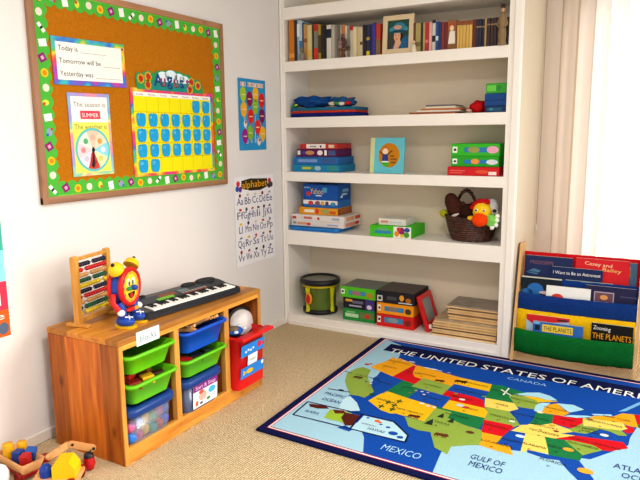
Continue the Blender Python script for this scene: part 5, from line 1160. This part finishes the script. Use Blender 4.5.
for i, (s, (c, P)) in enumerate(ST.items()):
    poly_ = [geo(*p) for p in P]
    if s == 'CALIFORNIA': poly_ = [fl(*p) for p in ((347, 375.5), (355, 371), (363, 369), (371, 372), (367.5, 379), (370, 385), (374, 394), (364.5, 400), (358, 398), (350, 397), (347, 390), (345, 383))]
    rug.poly(poly_, rm(c), lay(5+(i % 3)*.3))
# Great Lakes
for P in ([(92, 46.8), (90, 48.2), (88, 48.9), (86, 48.2), (84.6, 46.8), (86.5, 46.5), (88, 47), (90.4, 46.8)], [(87.8, 42), (86.6, 41.8), (86.4, 43.5), (85.6, 45.6), (87, 45.2), (87.8, 44)], [(84.6, 45.8), (83.4, 44.2), (82.5, 43.2), (81.6, 43.8), (80.4, 44.8), (82, 46)], [(83.4, 41.7), (81.4, 41.8), (79, 42.8), (80, 42.9), (82.5, 42.4)], [(79, 43.3), (76.4, 43.7), (76.6, 44.2), (79.4, 43.7)]):
    rug.poly([geo(*p) for p in P], rm('a8d8ea'), lay(7))
rug.poly([fl(618, 414), fl(640, 404), fl(640, 407), fl(626, 413.5)], rm('7ab8e0'), lay(5))
def gt(s, lo, la, h, m, w=None, rot=-.04, z=8):
    x, y = geo(lo, la); rug.M = frame((x, y, 0), ex, (-ex.y, ex.x, 0)); rug.text(s, 0, -h/2, h, m, lay(z), w=w, align='C', rot=rot); rug.M = Matrix.Identity(4)
for s, (c, P) in ST.items():
    if s in ('UPPER MICHIGAN', 'NEW JERSEY', 'CONNECTICUT', 'MASSACHUSETTS', 'VERMONT', 'NEW HAMPSHIRE', 'MARYLAND'): continue
    lo = sum(p[0] for p in P)/len(P); la = sum(p[1] for p in P)/len(P); xs = [geo(*p)[0] for p in P]; wd = max(xs)-min(xs)
    if s == 'TEXAS': lo, la = 100.3, 32.6
    if s == 'CALIFORNIA': lo, la = 121.2, 38.6
    if s == 'FLORIDA': lo, la = 84.5, 29.2
    h = .018; gt(s, lo, la+.2, h, dk, w=min(wd*.82, .0145*len(s)))
    gt('*', lo+.6, la-1.0, .022, dk, rot=0)
# sea and neighbour names
def ft(s, u, v, h, m, w=None, rot=0.0):
    x, y = fl(u, v); rug.M = frame((x, y, 0), ex, (-ex.y, ex.x, 0)); rug.text(s, 0, 0, h, m, lay(9), w=w, align='C', rot=rot); rug.M = Matrix.Identity(4)
ft('CANADA', 526, 385, .034, rm('9cc8ee'), .20); ft('MEXICO', 399, 457, .048, rm('a8d4f0'), .17)
ft('PACIFIC', 334, 398.5, .03, nvt, .115); ft('OCEAN', 330, 404, .03, nvt, .10)
ft('GULF OF', 486, 465.5, .040, nvt, .135); ft('MEXICO', 484, 472.5, .040, nvt, .13)
ft('ATLANTIC', 640, 477, .04, nvt, .19); ft('OCEAN', 640, 485, .04, nvt, .13)
# Alaska and Hawaii box
bx = [fl(308, 404), fl(394, 424), fl(408, 438), fl(405, 445), fl(293, 417)]
for i in range(5): rug.line(bx[i], bx[(i+1) % 5], .008, RNAVY, lay(8))
rug.poly([fl(364, 418), fl(393, 424.6), fl(407, 438), fl(404.5, 444), fl(351, 431.5)], rm('b8dcea'), lay(6)); rug.line(fl(362, 417), fl(350, 431.5), .008, RNAVY, lay(8.5))
rug.poly([fl(330, 412), fl(343, 413), fl(352, 416), fl(354, 424), fl(347, 428), fl(340, 424), fl(334, 423), fl(324, 420)], rm('9cbc3c'), lay(7)); rug.poly([fl(345, 415), fl(360, 418), fl(352, 428), fl(345, 428), fl(341, 420)], rm('5a241c'), lay(7.5)); rug.poly([fl(309, 406), fl(326, 408), fl(329, 411), fl(318, 411), fl(310, 409)], rm('5a241c'), lay(7)); rug.poly([fl(333, 412), fl(344, 413), (fl(346, 416)), fl(335, 416)], rm('6a2a1e'), lay(7.5))
rug.poly([fl(337, 430), fl(345, 428), fl(353, 432), fl(349, 434)], RBLUE, lay(7))
ft('ALASKA', 311, 415.5, .024, nvt, .075); ft('HAWAII', 375, 434, .024, nvt, .08); ft('HONOLULU', 368, 428, .014, nvt, .07)
for u, v, r in ((377, 423.5, .012), (380, 425, .009)): x, y = fl(u, v); rug.ell(x, y, r, r, rm('e86a2a'), lay(8), 12)
for u, v, r in ((368, 420.5, .008), (388, 430, .011), (393, 436, .022), (400, 440, .015), (381, 427, .008)): x, y = fl(u, v); rug.ell(x, y, r, r*.8, rm('1a4fa8'), lay(8), 12)
# animals, cacti, trees
BRN = rm('4a2a18'); GC = rm('1c5a2c'); TR = rm('26382a')
def beast(u, v, s=.05, m=BRN):
    x, y = fl(u, v); rug.M = frame((x, y, 0), ex, (-ex.y, ex.x, 0)); z = lay(9)
    rug.poly([(-s*.5, 0), (-s*.42, s*.36), (s*.1, s*.42), (s*.36, s*.5), (s*.56, s*.3), (s*.5, .06*s), (s*.3, 0)], m, z)
    for k in (-.42, -.22, .18, .36): rug.rect(s*k, -s*.22, s*(k+.08), s*.05, m, z)
    rug.M = Matrix.Identity(4)
for u, v, s, c in ((439, 383.5, .05, '4a2a18'), (460, 384.5, .065, '4a2a18'), (413, 419.5, .055, '5a2a20'), (440, 438.5, .06, '6a3a20'), (438, 433, .0, ''), (357, 380, .05, '5a3018')):
    if s: beast(u, v, s, rm(c))
for u, v in ((388, 405), (394, 408), (381, 409), (399, 404), (392, 412), (372, 397)):
    x, y = fl(u, v); rug.M = frame((x, y, 0), ex, (-ex.y, ex.x, 0)); z = lay(9); rug.rect(-.004, -.02, .004, .025, GC, z); rug.rect(-.014, .0, -.008, .014, GC, z); rug.rect(.008, -.004, .014, .012, GC, z); rug.rect(-.014, -.001, .014, .004, GC, z); rug.M = Matrix.Identity(4)
for u, v, s in ((428, 427, .045), (440, 420, .035), (450, 425, .035)):
    x, y = fl(u, v); rug.M = frame((x, y, 0), ex, (-ex.y, ex.x, 0)); z = lay(9); rug.poly([(-s*.45, 0), (s*.45, 0), (0, s*1.1)], TR, z); rug.poly([(-s*.35, s*.4), (s*.35, s*.4), (0, s*1.4)], TR, z+.0002); rug.M = Matrix.Identity(4)
for u, v, r, c in ((568, 452.5, .022, 'f0a83a'), (416, 393, .008, 'd8a0a0'), (422, 394, .008, 'e8e0e0'), (428, 395, .008, 'd8a0a0'), (424, 397, .008, 'e8e0e0'), (410, 395, .007, 'c05050'), (422, 406, .012, 'f0e8e0'), (428, 408.5, .012, 'e8d8d8'), (434, 410, .010, 'f0e8e0'), (366, 384, .008, '2a3a8a'), (371, 386, .008, 'd8d0e0'), (369, 388.5, .007, 'b03030'), (367, 366.5, .016, 'c02020'), (371, 366, .010, 'c02020'), (462, 402, .016, 'f0e0e0'), (460, 408, .02, 'd0d8e8'), (466, 410, .018, 'c04040'), (456, 396, .010, '6a9a3a'), (484, 399, .012, '6a9a3a'), (495, 405, .012, 'e0d830'), (512, 424, .014, 'd8e8e0'), (520, 439, .02, 'c8e0f0'), (585, 474, .03, 'f0a83a'), (470, 435, .018, '6a3a28'), (540, 415, .015, 'e8e0b8'), (590, 422, .014, '8a6a3a'), (604, 438, .018, 'e8e8e8'), (556, 434, .012, '8a3a2a'), (552, 428, .014, 'c8a83a')):
    x, y = fl(u, v); rug.ell(x, y, r, r*.7, rm(c), lay(9.5), 14)
rug.line(fl(501, 392), fl(511, 398), .008, wt, lay(9)); rug.line(fl(503, 397.5), fl(509, 390.5), .008, wt, lay(9))
for u, v, r in ((412, 364, .02), (416, 368, .012), (427, 370, .02), (434, 371.5, .024), (440, 373, .014), (404, 363, .012), (449, 375, .01)): x, y = fl(u, v); rug.ell(x, y, r, r*.35, rm('d8e4ec'), lay(8), 12)
for i in range(5): rug.line(fl(345+0*i, 373.5), fl(352, 375.5), .006, RNAVY, lay(9)) if i == 0 else None
rug.line(fl(328, 391), fl(350, 394.5), .007, RNAVY, lay(9)); x, y = fl(341, 392.6); rug.ell(x, y, .016, .011, rm('1a1a30'), lay(9.3), 12)
m = rug; o = m.build('area_rug', None)
tag(o, 'blue area rug printed with a map of the United States, lying on the carpet', 'rug')
# ================================================================== LIGHT
wd = bpy.data.worlds.new('daylight'); bpy.context.scene.world = wd; wd.use_nodes = True
nt = wd.node_tree; bg = nt.nodes['Background']; bg.inputs[0].default_value = (1.0, .985, .97, 1); bg.inputs[1].default_value = 1.0
tcw = nt.nodes.new('ShaderNodeTexCoord'); spw = nt.nodes.new('ShaderNodeSeparateXYZ'); mrw = nt.nodes.new('ShaderNodeMapRange'); mrw.interpolation_type = 'SMOOTHSTEP'
nt.links.new(tcw.outputs['Generated'], spw.inputs[0]); nt.links.new(spw.outputs['Y'], mrw.inputs[0])
mrw.inputs[1].default_value = .2; mrw.inputs[2].default_value = .8; mrw.inputs[3].default_value = 1.0; mrw.inputs[4].default_value = 2.4; nt.links.new(mrw.outputs[0], bg.inputs[1])
sun = bpy.data.lights.new('daylight_sun', 'SUN'); sun.energy = 1.45; sun.angle = math.radians(25); sun.color = (1, .95, .88)
so = bpy.data.objects.new('daylight_sun', sun); COL.objects.link(so)
so.rotation_euler = Vector((-.85, -.42, -.28)).to_track_quat('-Z', 'Y').to_euler()
al_ = bpy.data.lights.new('overhead_fill', 'AREA'); al_.shape = 'DISK'; al_.size = .5; al_.energy = 30; al_.color = (1, .97, .92)  # unseen fill light, added under the ceiling to brighten the room
ao = bpy.data.objects.new('overhead_fill', al_); COL.objects.link(ao); ao.location = (2.0, -2.6, CH-.03)
sc = bpy.context.scene
sc.view_settings.view_transform = 'Standard'; sc.view_settings.look = 'None'; sc.view_settings.exposure = .58; sc.view_settings.gamma = .92
